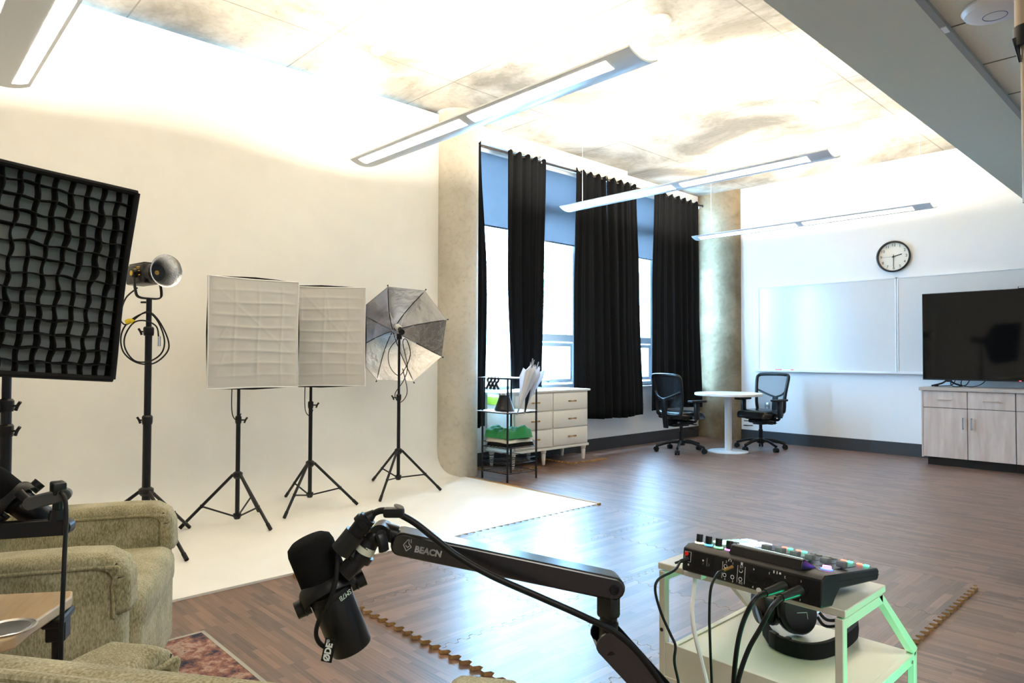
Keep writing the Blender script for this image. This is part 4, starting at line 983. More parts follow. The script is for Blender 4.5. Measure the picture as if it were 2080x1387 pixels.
rf_p = [(0.052, 0.075), (0.055, 0.09), (0.066, 0.13), (0.080, 0.165), (0.094, 0.19), (0.099, 0.193)]
MB().lathe(rf_p, 48, LQ, caps=False).build('reflector_outside', m_black, t)
m_refl = mat('dimpled_silver', (0.90, 0.91, 0.93), 0.3, 1)
nn_, ll_ = nt(m_refl); tc_ = nn_.new('ShaderNodeTexCoord'); vo_ = nn_.new('ShaderNodeTexVoronoi'); vo_.inputs['Scale'].default_value = 110; bp_ = nn_.new('ShaderNodeBump'); bp_.inputs['Distance'].default_value = 0.002; bp_.inputs['Strength'].default_value = 0.8
ll_.new(tc_.outputs['Object'], vo_.inputs['Vector']); ll_.new(vo_.outputs['Distance'], bp_.inputs['Height']); ll_.new(bp_.outputs['Normal'], nn_['Principled BSDF'].inputs['Normal'])
MB().lathe([(r-0.002, z+0.001) for r, z in rf_p[:-1]]+[(0.098, 0.194)], 48, LQ, caps=False).build('reflector_bowl', m_refl, t)
MB().lathe([(0.050, 0.078), (0.02, 0.080)], 32, LQ).build('led_ring', mat('pale_led_board', (0.75, 0.80, 0.76), 0.3), t)
MB().lathe([(0.016, 0.081), (0.014, 0.085)], 24, LQ).build('led_chip', mat('orange_phosphor', (0.85, 0.5, 0.1), 0.4), t)
MB().cyl((0, 0, -0.04), (0, 0, 0.0), 0.014, seg=14).cyl((0, 0, -0.02), tuple(-R_world*0.05+V((0, 0, -0.02))), 0.006, seg=8).build('stand_adapter', m_black, t)
# coiled cable
bx = V((SC[0], SC[1], 0))+F_world*-0.035
def cl(dr, z, f=0): return bx+R_world*dr+F_world*f+V((0, 0, z))
pts = [cl(-0.07, 1.60, .03), cl(-0.125, 1.53), cl(-0.155, 1.42), cl(-0.135, 1.375), cl(-0.10, 1.38), cl(-0.02, 1.44), cl(0.03, 1.445), cl(0.09, 1.38), cl(0.14, 1.27), cl(0.13, 1.20), cl(0.05, 1.135), cl(-0.05, 1.14), cl(-0.13, 1.20), cl(-0.15, 1.29), cl(-0.12, 1.37), cl(-0.04, 1.43), cl(0.03, 1.44, -.01), cl(0.08, 1.38), cl(0.115, 1.28), cl(0.10, 1.20), cl(0.03, 1.15), cl(-0.06, 1.15), cl(-0.12, 1.22), cl(-0.125, 1.30), cl(-0.07, 1.38, -.01), cl(0.0, 1.395, -.01), cl(0.07, 1.36, -.01), cl(0.085, 1.29, -.01), cl(0.088, 1.26, -.01)]
cb = loop_cable('cable_coil', 'black power cable coiled over the knob of the tall lamp stand', pts, 0.0045, cl(0, 1.4), cat='cable coil')
q0 = V(cb.location)
MB().tube([cl(-0.115, 1.385, -.008)-q0, cl(-0.09, 1.395, -.008)-q0, cl(-0.07, 1.385, -.008)-q0], 0.014, 8).build('yellow_strap', mat('yellow_velcro', (0.85, 0.65, 0.02), 0.8), cb, label='yellow hook-and-loop strap')
MB().cyl(cl(0.088, 1.30, -.01)-q0, cl(0.088, 1.275, -.01)-q0, 0.009, seg=12).cyl(cl(0.088, 1.275, -.01)-q0, cl(0.088, 1.24, -.01)-q0, 0.0095, seg=12).build('plug', m_chrome, cb)

# big gridded softbox
TR = P(272, 393, 3.0); BR = P(222, 768, 3.0)
dn = (BR-TR).normalized(); e = V((0.181, -0.981, 0.075)); e = (e-dn*e.dot(dn)).normalized(); nb_ = e.cross(dn).normalized()
HB = (BR-TR).length; WB2 = 1.02
cen = TR+e*WB2/2+dn*HB/2
t = thing('gridded_softbox', 'large black softbox with a fabric grid at the left edge', 'softbox', (SB[0], SB[1], 1.46))
BQ = M.Translation(cen-V(t.location)) @ M((-e, -dn, nb_)).transposed().to_4x4()   # x right, y up, z forward
Wd, Hd = WB2/2, HB/2
# shell
bk = MB(); d = 0.40; nn = 9; rings = []
for i in range(-1, nn+1):
    k = max(0, i/nn); s_ = 1.0 if i < 0 else max((1-k**1.5), 0.13); z = 0.03 if i < 0 else -d*k - 0.02
    base = []
    for (x, y) in [(-Wd, -Hd), (0, -Hd), (Wd, -Hd), (Wd, 0), (Wd, Hd), (0, Hd), (-Wd, Hd), (-Wd, 0)]:
        k2 = s_; base.append((x*k2, y*k2, z))
    rings.append(base)
vs = [p for r in rings for p in r]
bk.add(vs, [(i*8+k, i*8+(k+1) % 8, (i+1)*8+(k+1) % 8, (i+1)*8+k) for i in range(len(rings)-1) for k in range(8)]+[tuple(range((len(rings)-1)*8, len(rings)*8))], BQ)
bk.build('black_shell', m_bfab, t, sharp=50, solid=0.002)
rm = MB(); r4 = [(-Wd, -Hd), (Wd, -Hd), (Wd, Hd), (-Wd, Hd)]
for i in range(4):
    a, b_ = r4[i], r4[(i+1) % 4]; rm.tube([BQ @ V((*a, 0.03)), BQ @ V(((a[0]+b_[0])/2*0.98, (a[1]+b_[1])/2*0.98, 0.03)), BQ @ V((*b_, 0.03))], 0.013, 8, sub=5)
rm.build('rim_binding', m_bfab, t)
MB().grid(lambda u, v: tuple(BQ @ V(((u*2-1)*Wd*0.98, (v*2-1)*Hd*0.98, -0.03+0.01*math.sin(9*u)*math.sin(8*v)))), 24, 20).build('inner_diffuser', m_sbgrey, t, sharp=80)
gr = MB(); NX, NY = 17, 14
def wob(a, s, k): return 0.007*math.sin(1.3*a+k*0.5+s)+0.003*math.sin(4*a+k*1.3)+0.002*math.sin(7*a+k*3.1+s)
for k in range(1, NX):
    x = -Wd+2*Wd*k/NX
    gr.grid(lambda u, v: tuple(BQ @ V((x+wob(v*6, 1, k)*(0.4+0.9*u)*math.sin(PI*v)+0.003*math.sin(v*44+k*0.6), (v*2-1)*Hd*0.98, -0.026+0.05*u+0.005*math.sin(v*44+k*0.6)*u))), 2, 56)
for k in range(1, NY):
    y = -Hd+2*Hd*k/NY
    gr.grid(lambda u, v: tuple(BQ @ V(((v*2-1)*Wd*0.98, y+wob(v*6, 4, k)*(0.4+0.9*u)*math.sin(PI*v)+0.003*math.sin(v*53+k*0.6), -0.026+0.05*u+0.005*math.sin(v*53+k*0.6)*u))), 2, 68)
gr.build('fabric_grid', m_bfab, t, solid=0.0045, sharp=80)
MB().cyl(BQ @ V((0, 0, -d-0.01)), BQ @ V((0, 0, -d-0.05)), 0.085, seg=28).cyl(BQ @ V((0, 0, -d-0.05)), BQ @ V((0, 0, -d-0.27)), 0.065, seg=28).build('lamp_head', m_black, t)
MB().tube([BQ @ V((-0.08, 0, -d-0.13)), BQ @ V((-0.08, -0.1, -d-0.06)), V((0, 0, -0.01)), BQ @ V((0.08, -0.1, -d-0.06)), BQ @ V((0.08, 0, -d-0.13))], 0.010, 8).build('yoke', m_black, t)
bx = V((SB[0], SB[1], 0))+F_world*-0.03
cord_part(stB, [bx+V((0, 0, 1.40)), bx-R_world*0.03+V((0, 0, 1.2)), bx-R_world*0.05+V((0, 0, 1.03)), bx-R_world*0.025+V((0, 0, 0.93)), bx+R_world*0.0+V((0, 0, 0.96)), bx-R_world*0.035+V((0, 0, 1.08)), bx+V((0, 0, 1.3))], 0.004)

# ================================================================== ARMCHAIRS
def armchair(x, y, rz, label, W=0.74, D=0.74, ah=0.60, tablet=False, bh=0.80, aw=0.12):
    """local: faces +Y, front plane y=0, origin floor at front centre"""
    t = thing('armchair', label, 'armchair', (x, y, 0), rz, 'sage green armchairs')
    MB().rbox((-W/2+aw-0.01, -D+0.10, 0.07), (W/2-aw+0.01, -0.012, 0.33), 0.03, 3).build('seat_base', m_fab, t)
    MB().rbox((-W/2+aw-0.005, -D+0.14, 0.30), (W/2-aw+0.005, 0.03, 0.455), 0.055, 5).build('seat_cushion', m_fab, t)
    # front apron of the cushion, rounded and falling to the floor
    MB().rbox((-W/2+aw, -0.05, 0.09), (W/2-aw, 0.022, 0.43), 0.035, 4).build('front_apron', m_fab, t)
    for s in (-1, 1):
        a = MB().rbox((s*(W/2-aw/2)-aw/2+0.006, -D+0.02, 0.07), (s*(W/2-aw/2)+aw/2-0.006, -0.004, ah-0.025), 0.022, 3).build('arm', m_fab, t)
        # band of cloth over the arm top that folds down over the front
        cx_ = s*(W/2-aw/2); hw = aw/2+0.002; out = []
        pr_ = [(-D+0.02, ah-0.01), (-0.14, ah), (-0.055, ah-0.004), (-0.012, ah-0.03), (0.006, ah-0.07), (0.010, ah-0.17)]
        b = MB(); N2 = 8
        sec = []
        for (yy, zz) in pr_: sec.append((yy, zz))
        def f(u, v):
            i = u*(len(sec)-1); i0 = min(int(i), len(sec)-2); k = i-i0
            yy = sec[i0][0]*(1-k)+sec[i0+1][0]*k; zz = sec[i0][1]*(1-k)+sec[i0+1][1]*k
            a_ = (v*2-1)
            drop = 0.032*max(0, (abs(a_)-0.72)/0.28)**1.6
            nx = 1.0
            ya, za = sec[i0+1][0]-sec[i0][0], sec[i0+1][1]-sec[i0][1]; L = math.hypot(ya, za)
            ny, nz = -za/L, ya/L
            return (cx_+a_*hw*nx, yy-ny*drop, zz-nz*drop)
        b.grid(f, 30, 12)
        b.build('arm_cover', m_fab, a, solid=0.014, sharp=80)
        for s2 in (-1, 1):
            pts = [(cx_+s2*(hw+0.001), yy-(0.032 if i > 3 else 0), zz-(0.032 if i < 3 else 0.012)) for i, (yy, zz) in enumerate(pr_)]
            MB().tube(pts, 0.0065, 8, sub=5).build('piping', m_fab, a)
    bk = MB().rbox((-W/2+0.004, -D-0.02, 0.07), (W/2-0.004, -D+0.14, bh), 0.06, 5).build('backrest', m_fab, t)
    MB().rbox((-W/2+aw, -D+0.11, 0.42), (W/2-aw, -D+0.22, bh-0.03), 0.05, 4).build('back_cushion', m_fab, t)
    MB().tube([(-W/2+0.012, -D+0.05, ah), (-W/2+0.02, -D+0.06, bh-0.03), (-W/2+0.07, -D+0.07, bh+0.001), (W/2-0.07, -D+0.07, bh+0.001), (W/2-0.02, -D+0.06, bh-0.03), (W/2-0.012, -D+0.05, ah)], 0.006, 8, sub=4).build('back_piping', m_fab, bk)
    for s in (-1, 1):
        for yy in (-D+0.08, -0.08): MB().cyl((s*(W/2-0.06), yy, 0.008), (s*(W/2-0.06), yy, 0.075), 0.018, 0.024, seg=12).build('foot', m_black, t)
    return t
facA = V((0.45, 0.893, 0)); rzA = math.atan2(-facA.x, facA.y)
armA = armchair(-2.60, 0.74, rzA, 'sage green armchair farther from the camera, in front of the gridded softbox', W=0.80, D=0.78)
rzB = R_(35.4)
armB = armchair(-1.261, 0.655, rzB, 'sage green armchair nearest the camera, seen over its backrest', W=0.867, D=0.72, bh=0.835, aw=0.135)

# tablet with cup holder, carried by the far armchair's near arm
def tofr(root, p):  # world -> root local
    rz = root.rotation_euler.z; d = V(p)-V(root.location); return M.Rotation(-rz, 3, 'Z') @ d
tz = 0.62
q = [P(150, 1205, 1), ]
def atz(px, py, z):
    d = (fw + CR*((px-1040)/FPX) - CU*((py-693.5)/FPX)); return EYE+d*((z-EYE.z)/d.z)
pp = [atz(148, 1199, tz), atz(146, 1211, tz), atz(62, 1268, tz), atz(30, 1293, tz), atz(0, 1302, tz), atz(-150, 1310, tz), atz(-260, 1300, tz), atz(-200, 1215, tz), atz(0, 1206, tz)]
loc = [tofr(armA, p) for p in pp]
cc = atz(15, 1277, tz); cl_ = tofr(armA, cc)
tb = MB(); out = [(p.x, p.y) for p in loc]
tb.prism(out, tz-0.025, tz)
tablet = tb.build('tablet', m_tablet, armA, bevel=0.004, label='light oak swivel tablet with a steel cup holder')
MB().lathe([(0.052, 0.003), (0.049, 0.004), (0.043, 0.0015), (0.041, -0.0), (0.040, 0.0005)], 40, MX((cl_.x, cl_.y, tz)), caps=False).lathe([(0.041, 0.001), (0.0405, 0.002), (0.0, 0.0006)], 40, MX((cl_.x, cl_.y, tz)), caps=False).build('cup_holder', m_steel, tablet)
sp_ = tofr(armA, atz(118, 1262, 0.575))
MB().rbox((sp_.x-0.05, sp_.y-0.02, 0.575), (sp_.x+0.05, sp_.y+0.02, 0.594), 0.004, 1).rbox((sp_.x-0.02, sp_.y-0.02, 0.535), (sp_.x+0.02, sp_.y+0.02, 0.58), 0.003, 1).cyl((sp_.x, sp_.y, 0.545), (sp_.x, sp_.y, 0.16), 0.012, seg=12).cyl((sp_.x, sp_.y, 0.17), (0.80/2-0.01, sp_.y, 0.17), 0.012, seg=10).build('tablet_bracket', m_black, armA)

# ================================================================== MICROPHONES AND BOOM ARMS
def microphone(label, bot, top, toward, L=0.19, yoke_dir=None, name='microphone'):
    bot = V(bot); top = V(top); ax = (top-bot).normalized(); mid = (bot+top)/2
    t = thing(name, label, 'microphone', mid, 0, 'studio microphones')
    yv = (V(toward)-mid); yv = (yv-ax*yv.dot(ax)).normalized(); xv = yv.cross(ax).normalized()
    Q = M((xv, yv, ax)).transposed().to_4x4(); s = L/0.19
    MB().lathe([(0.024*s, -0.5*L), (0.031*s, -0.495*L), (0.032*s, -0.48*L), (0.0325*s, 0.03*L), (0.030*s, 0.045*L)], 36, Q).build('body', m_black, t)
    fo = mat('black_foam', (0.010, 0.010, 0.010), 0.95, 0, 0.1)
    MB().lathe([(0.030*s, 0.03*L), (0.0365*s, 0.05*L), (0.0365*s, 0.42*L), (0.034*s, 0.47*L), (0.026*s, 0.50*L), (0.010*s, 0.505*L)], 36, Q).build('foam_windscreen', noisy(fo, 900, 0.4, 0.8, dist=0.001), t, sharp=60)
    MB().lathe([(0.0335*s, -0.02*L), (0.0345*s, -0.01*L), (0.0345*s, 0.035*L), (0.0335*s, 0.04*L)], 36, Q).build('ring', m_black, t)
    return t, Q, s
TC = 1.10
mb, mt_ = P(713, 1309, 1.10), P(627, 1101, 1.085)
mic1, Q1, s1_ = microphone('black broadcast microphone at the centre, hanging from the front boom arm', mb, mt_, EYE, 0.193)
tx = MB().text('SM7B', 0.011, Q1 @ M.Translation((-0.020, 0.0286, -0.004)) @ M.Rotation(R_(35), 4, 'Z') @ M.Rotation(PI/2, 4, 'X') @ M.Rotation(PI, 4, 'Y') @ M.Rotation(PI, 4, 'Z'), 0.0004)
tx.build('lettering', mat('pale_green_print', (0.5, 0.62, 0.5), 0.6), mic1)
yk = MB(); arcp = []
for i in range(9):
    a = PI*i/8; arcp.append((-0.045*math.cos(a), 0.046*math.sin(a)*0.8, 0.024*math.sin(a)+0.004))
yk.tube([(-0.043, 0, -0.004)]+arcp[1:-1]+[(0.043, 0, -0.004)], 0.0115, 8, Q1, flat=(0.25, 1.25))
yk.cyl((-0.058, 0, 0), (-0.034, 0, 0), 0.0145, 0.0135, 20, Q1).cyl((0.034, 0, 0), (0.056, 0, 0), 0.0145, 0.0135, 20, Q1)
yk.build('yoke', m_black, mic1)
# mount tube from the yoke to the boom head (belongs to the boom arm)
armL, armR = P(815, 1100, 1.09), P(1243, 1190, 1.12)
boom1 = thing('boom_arm', 'black boom arm with pale lettering carrying the centre microphone', 'boom arm', P(1237, 1290, 1.12), 0, 'microphone boom arms')
o1 = V(boom1.location)
def L1(px, py, t_): return P(px, py, t_)-o1
hd = MB()
hd.cyl(L1(697, 1166, 1.065), L1(733, 1130, 1.075), 0.0145, seg=20)
hd.cyl(L1(730, 1134, 1.075), L1(739, 1122, 1.076), 0.0185, seg=24)
hd.cyl(L1(742, 1109, 1.078), L1(752, 1096, 1.08), 0.018, 0.016, seg=24)
hd.build('mount_tube', m_black, boom1)
MB().cyl(L1(737, 1121, 1.0765), L1(745, 1107, 1.078), 0.0172, seg=24).build('adapter_ring', mat('pale_ring', (0.62, 0.64, 0.50), 0.4), boom1)
hj = MB(); hj.sphere(L1(758, 1092, 1.08), 0.016, seg=18, rings=12); hj.cyl(L1(758, 1092, 1.08), L1(772, 1080, 1.085), 0.013, seg=16)
jc = L1(775, 1082, 1.085); hj.cyl(jc-fw*0.016, jc+fw*0.016, 0.017, seg=22); hj.cyl(L1(778, 1078, 1.087), L1(806, 1086, 1.09), 0.0145, seg=20); hj.cyl(L1(800, 1084, 1.09), L1(820, 1093, 1.09), 0.010, seg=16)
hj.build('head_joint', m_black, boom1)
wn = MB(); wn.tube([L1(773, 1085, 1.06), L1(777, 1098, 1.058), L1(780, 1118, 1.06)], 0.0085, 8, flat=(0.7, 1.1)); wn.cyl(L1(775, 1083, 1.085), L1(774, 1087, 1.058), 0.008, seg=12); wn.build('wing_knob', m_black, boom1)
# beam
def beam(a, b_, h_, w_, upv_=V((0, 0, 1)), rad=0.45):
    d = (b_-a); Lb = d.length; d.normalize(); u_ = (upv_-d*upv_.dot(d)).normalized(); s_ = d.cross(u_).normalized()
    Q = M.Translation(a) @ M((d, u_, s_)).transposed().to_4x4()
    out = []
    for i in range(9): an = PI/2+PI*i/8; out.append((math.cos(an)*h_*0.42, math.sin(an)*h_/2))
    for i in range(9): an = -PI/2+PI*i/8; out.append((Lb+math.cos(an)*h_*0.5, math.sin(an)*h_/2))
    return Q, out
QB, ob_ = beam(armL-o1, armR-o1, 0.037, 0.036)
hs0 = 1 if (QB.to_3x3() @ V((0, 0, 1))).dot(EYE-armL) > 0 else -1
upper = MB().prism(ob_, -0.030*hs0, 0.018*hs0, QB).build('upper_beam', mat('satin_black_metal', (0.006, 0.006, 0.007), 0.27, 0.0, 0.9), boom1, bevel=0.004)
lab_m = mat('pale_grey_print', (0.33, 0.33, 0.32), 0.6)
TQ = QB @ M.Translation((0.045, 0.0, 0.0185))
zsign = (QB.to_3x3() @ V((0, 0, 1))).dot(EYE-armL)
if zsign < 0: TQ = QB @ M.Translation((0.045, 0.0, -0.0185)) @ M.Rotation(PI, 4, 'X')
MB().text('BEACN', 0.0135, TQ @ M.Translation((0.0, -0.002, 0)), 0.0003, 'CENTER', 0.0006).build('lettering', lab_m, upper, label='pale word BEACN with a small flame mark')
fm_ = MB(); T2 = TQ @ M.Translation((-0.034, 0, 0))
for a_, b__ in (((-0.0065, 0.001), (0, -0.0075)), ((0, -0.0075), (0.0065, 0.0)), ((0.0065, 0.0), (0.001, 0.005)), ((-0.0065, 0.001), (-0.001, 0.0105)), ((0.001, 0.005), (0.0005, 0.011)), ((-0.003, 0.001), (0.001, -0.002)), ((0.001, -0.002), (0.003, 0.001)), ((0.0045, 0.006), (0.0035, 0.012))):
    fm_.cyl((*a_, 0), (*b__, 0), 0.0007, seg=6, mx=T2)
fm_.build('flame_mark', lab_m, upper)
hs = 1 if zsign > 0 else -1
MB().lathe([(0.0085, 0.018), (0.0085, 0.0195), (0.006, 0.0197), (0.0055, 0.0185)], 24, QB @ M.Translation(((armR-armL).length, 0, 0)) @ (M.Identity(4) if hs > 0 else M.Rotation(PI, 4, 'X'))).build('hinge_screw', m_blackm, upper)
pt = MB(); a_, b__ = L1(1236, 1205, 1.12), L1(1236, 1243, 1.12); dz = V((0, 0, -1))
base_p = L1(1236, 1198, 1.12)
pt.rbox((-0.016, -0.014, -0.045), (0.016, 0.014, 0.0), 0.006, 2, M.Translation(base_p)); pt.sphere(base_p+V((0, 0, -0.045)), 0.0145, seg=16, rings=10); pt.cyl(base_p+V((0, 0, -0.05)), base_p+V((0, 0, -0.10)), 0.0155, seg=24); pt.cyl(base_p+V((0, 0, -0.052)), base_p+V((0, 0, -0.056)), 0.0165, seg=24)
pt.build('elbow_post', m_black, boom1)
la, lb = base_p+V((0, 0, -0.075))-CR*0.004, L1(1440, 1520, 1.20)
d_ = (lb-la).normalized(); u_ = CR*0.83+CU*0.55; QL, ol = beam(la, lb, 0.046, 0.036, u_)
lw = MB()
oo = ol
lw.prism(oo, -0.020, -0.017, QL); lw.prism(oo, 0.017, 0.020, QL); Lb_ = (lb-la).length
lw.box((0.0, -0.023, -0.018), (Lb_, -0.019, 0.018), QL)
lw.build('lower_beam', MATS['satin_black_metal'], boom1)
fl = lb+o1
MB().cyl(lb, V((lb.x, lb.y, 0.03-o1.z)), 0.016, seg=20).lathe([(0.15, 0.0), (0.15, 0.012), (0.02, 0.025)], 40, M.Translation((lb.x, lb.y, 0.0085-o1.z))).build('floor_post', m_black, boom1)
# inline connector + cables
t = thing('xlr_connector', 'black cable connector clipped beside the head of the front boom arm', 'connector', P(720, 1090, 1.055))
o2 = V(t.location)
def L2(px, py, t_): return P(px, py, t_)-o2
MB().cyl(L2(692, 1120, 1.055), L2(722, 1083, 1.057), 0.0165, seg=24).build('socket_shell', m_black, t)
MB().cyl(L2(718, 1088, 1.057), L2(748, 1051, 1.06), 0.0125, 0.0135, seg=20).cyl(L2(748, 1051, 1.06), L2(761, 1040, 1.062), 0.010, 0.005, seg=16).cyl(L2(733, 1066, 1.058), L2(742, 1057, 1.059), 0.0155, seg=18).build('plug_shell', m_blackrub, t)
MB().rbox((-0.008, -0.008, -0.02), (0.008, 0.008, 0.02), 0.003, 1, M.Translation(L2(712, 1122, 1.065)) @ frame(L2(740, 1140, 1.07)-L2(712, 1122, 1.06)).to_4x4()).build('clip_bracket', m_black, t)
loop_cable('microphone_cable', 'thick black cable clipped above the front boom arm and draped along it', [P(758, 1043, 1.06), P(775, 1037, 1.06), P(800, 1040, 1.06), P(840, 1060, 1.058), P(885, 1095, 1.055), P(930, 1130, 1.053), P(1000, 1170, 1.05), P(1100, 1214, 1.05), P(1190, 1254, 1.055), P(1250, 1285, 1.075), P(1300, 1330, 1.10), P(1350, 1398, 1.13), P(1400, 1480, 1.13), P(1420, 1620, 1.15)], 0.0052, P(800, 1040, 1.06), group='cables on the boom arm')
t = thing('cable_clip', 'small black cable clip with a pale oval button on the draped cable', 'cable clip', P(800, 1040, 1.055))
MB().rbox((-0.016, -0.008, -0.008), (0.016, 0.008, 0.007), 0.004, 2, M((CR, fw, CU)).transposed().to_4x4()).build('clip_body', m_black, t)
MB().lathe([(0.0042, 0.0), (0.0042, 0.0015)], 20, M((CR, fw, CU)).transposed().to_4x4() @ M.Translation((0.008, -0.002, 0.0085)) @ M.Rotation(R_(20), 4, 'Y') @ M.Rotation(R_(25), 4, 'X'), sx=1.9).build('oval_button', m_steel, t)
loop_cable('microphone_cable', 'thin black lead running down the centre microphone to its cloth tag', [P(686, 1123, 1.055), P(685, 1150, 1.05), P(681, 1185, 1.045), P(667, 1225, 1.045), P(650, 1255, 1.05), P(642, 1283, 1.055), P(647, 1303, 1.06), P(661, 1314, 1.065), P(680, 1312, 1.085), P(697, 1306, 1.10)], 0.0036, P(680, 1190, 1.045), group='cables on the boom arm')
t = thing('cable_tag', 'black cloth tag with pale letters on the lead below the centre microphone', 'tag', P(668, 1318, 1.05))
GQ = M.Rotation(0, 4, 'X') @ M((CR, CU, -fw)).transposed().to_4x4() @ M.Rotation(R_(78), 4, 'Z')
MB().rbox((-0.0205, -0.0085, -0.001), (0.0165, 0.0085, 0.001), 0.0009, 1, GQ).build('tag_cloth', m_bfab, t)
MB().text('ØDE', 0.0135, GQ @ M.Translation((-0.0045, 0.0, 0.0014)), 0.0002, 'CENTER', 0.0006).text('®', 0.007, GQ @ M.Translation((0.0125, 0.003, 0.0014)), 0.0002).build('lettering', mat('pale_print', (0.75, 0.78, 0.76), 0.6), t)

# second boom arm at the left edge
T2_ = 1.60
boom2 = thing('boom_arm', 'black boom arm reaching in from the left edge over the green armchairs', 'boom arm', P(122, 1040, T2_), 0, 'microphone boom arms')
o3 = V(boom2.location)
def L3(px, py, t_): return P(px, py, t_)-o3
a_, b__ = L3(-330, 1098, 1.52), L3(132, 1069, T2_)
Q3, o3l = beam(a_, b__, 0.036, 0.036); MB().prism(o3l, -0.016, 0.016, Q3).build('beam', m_black, boom2, bevel=0.003)
j = L3(117, 1052, T2_); MB().cyl(j+V((0, 0, -0.005)), j+V((0, 0, 0.020)), 0.0195, 0.016, seg=20).cyl(j+V((0, 0, 0.015)), j+V((0, 0, 0.062)), 0.011, seg=16).rbox((-0.022, -0.014, 0.055), (0.022, 0.014, 0.085), 0.004, 2, M.Translation(j)).build('swivel_joint', m_black, boom2)
k0, k1 = L3(132, 1004, T2_), L3(60, 1022, 1.57)
Q4, o4 = beam(k1, k0, 0.028, 0.03); MB().prism(o4, -0.014, 0.014, Q4).build('head_link', mat('dark_grey_plastic', (0.05, 0.05, 0.05), 0.4), boom2, bevel=0.003)
MB().cyl(L3(50, 1030, 1.57), L3(62, 1018, 1.57), 0.012, seg=16).cyl(L3(38, 1000, 1.57), L3(60, 1022, 1.57), 0.010, seg=14).build('mount_tube', m_black, boom2)
MB().cyl(a_+V((0, 0, -0.0)), V((a_.x, a_.y, 0.03-o3.z)), 0.016, seg=20).lathe([(0.15, 0.0), (0.15, 0.012), (0.02, 0.025)], 40, M.Translation((a_.x, a_.y, 0.0085-o3.z))).build('floor_post', m_black, boom2)
mic2, Q2, s2_ = microphone('black broadcast microphone at the left edge above the green armchairs', P(92, 1060, 1.66), P(-18, 975, 1.60), EYE, 0.185)
yk = MB(); yk.tube([(-0.043, 0, -0.004)]+arcp[1:-1]+[(0.043, 0, -0.004)], 0.0115, 8, Q2, flat=(0.25, 1.25)); yk.cyl((-0.058, 0, 0), (-0.034, 0, 0), 0.0145, 0.0135, 20, Q2).cyl((0.034, 0, 0), (0.056, 0, 0), 0.0145, 0.0135, 20, Q2)
yk.build('yoke', m_black, mic2)
loop_cable('microphone_cable', 'black cable falling straight down from the left boom arm joint', [P(124, 1000, 1.585), P(131, 1010, 1.565), P(134, 1030, 1.55), P(134, 1070, 1.535), P(131, 1130, 1.50), P(128, 1200, 1.48), P(124, 1300, 1.47), P(122, 1400, 1.47)], 0.0048, P(133, 1030, 1.56))

# ================================================================== TROLLEY
tx0, tx1, ty0, tz_ = -0.942, -0.522, 1.373, 0.695
t = thing('trolley', 'white metal trolley with slanted side frames under the audio mixer', 'trolley', (tx0, ty0, 0))
TL = tx1-tx0; WT, WS, ZS = 0.218, 0.440, 0.487
MB().rbox((-0.004, 0.002, tz_-0.015), (TL+0.004, WT+0.004, tz_), 0.0015, 1).build('top_board', m_trolley, t)
for s, x in ((0, 0.0), (1, TL-0.016)):
    fr = MB()
    fr.rbox((x, 0, 0.03), (x+0.016, 0.020, tz_-0.018), 0.0015, 1)                      # upright
    fr.rbox((x, 0.0205, tz_-0.040), (x+0.016, WT, tz_-0.0185), 0.0015, 1)                  # top rail
    fr.prism([(WT-0.022, tz_-0.02), (WT, tz_-0.02), (WS+0.004, ZS+0.01), (WS-0.014, ZS-0.004)], 0, 0.016, M(((0, 0, 1, x), (1, 0, 0, 0), (0, 1, 0, 0), (0, 0, 0, 1))))
    fr.rbox((x, WS-0.018, 0.03), (x+0.016, WS, ZS+0.006), 0.0015, 1)                   # rear upright
    fr.rbox((x, 0.018, ZS-0.020), (x+0.016, WS-0.016, ZS+0.003), 0.0015, 1)            # shelf rail
    fr.rbox((x, 0.018, 0.11), (x+0.016, WS-0.016, 0.13), 0.0015, 1)
    fo = fr.build('side_frame', m_trolley, t)
    q = MB()
    for yy, zz in ((0.40, ZS-0.01), (0.01, ZS-0.13)): q.cyl((x+0.0155, yy, zz), (x+0.0185, yy, zz), 0.004, seg=10)
    q.build('screw', m_steel, fo)
    MB().cyl((x+0.008, -0.001, tz_-0.155), (x+0.008, 0.002, tz_-0.155), 0.0045, seg=12).build('screw_hole', m_black, fo)
    for yy in (0.01, WS-0.01):
        MB().cyl((x+0.001, yy, 0.018), (x+0.015, yy, 0.018), 0.018, seg=18).build('wheel', m_blackrub, fo)
MB().box((0.016, 0.012, ZS-0.012), (TL-0.016, WS-0.004, ZS)).build('middle_shelf', m_trolley, t)
MB().rbox((0.016, 0.002, ZS-0.055), (TL-0.016, 0.010, ZS+0.026), 0.001, 1).rbox((0.016, 0.0, ZS-0.062), (TL-0.016, 0.012, ZS-0.052), 0.001, 1).build('front_apron', m_trolley, t)
MB().box((0.016, 0.012, 0.118), (TL-0.016, WS-0.004, 0.13)).build('bottom_shelf', m_trolley, t)
o = MB().rbox((tx0+0.03, ty0+0.02, 0.131), (tx1-0.03, ty0+0.40, ZS-0.07), 0.012, 2).build('storage_bin', noisy(mat('grey_felt', (0.24, 0.235, 0.22), 0.95), 200, 0.15, 0.3)); tag(recentre(o, (-0.73, 1.58, 0.131)), 'grey fabric bin on the bottom shelf of the white trolley', 'bin')

# ------------------------------------------------------------------ audio mixer
ma, mt2 = R_(-2.07), R_(8.0)
mx = thing('audio_mixer', 'black podcast mixer with glowing buttons on top of the white trolley', 'mixer', (-0.6848, 1.3012, 0.7145), 0)
mx.rotation_euler = (-mt2, 0, ma); mx.rotation_mode = 'XYZ'
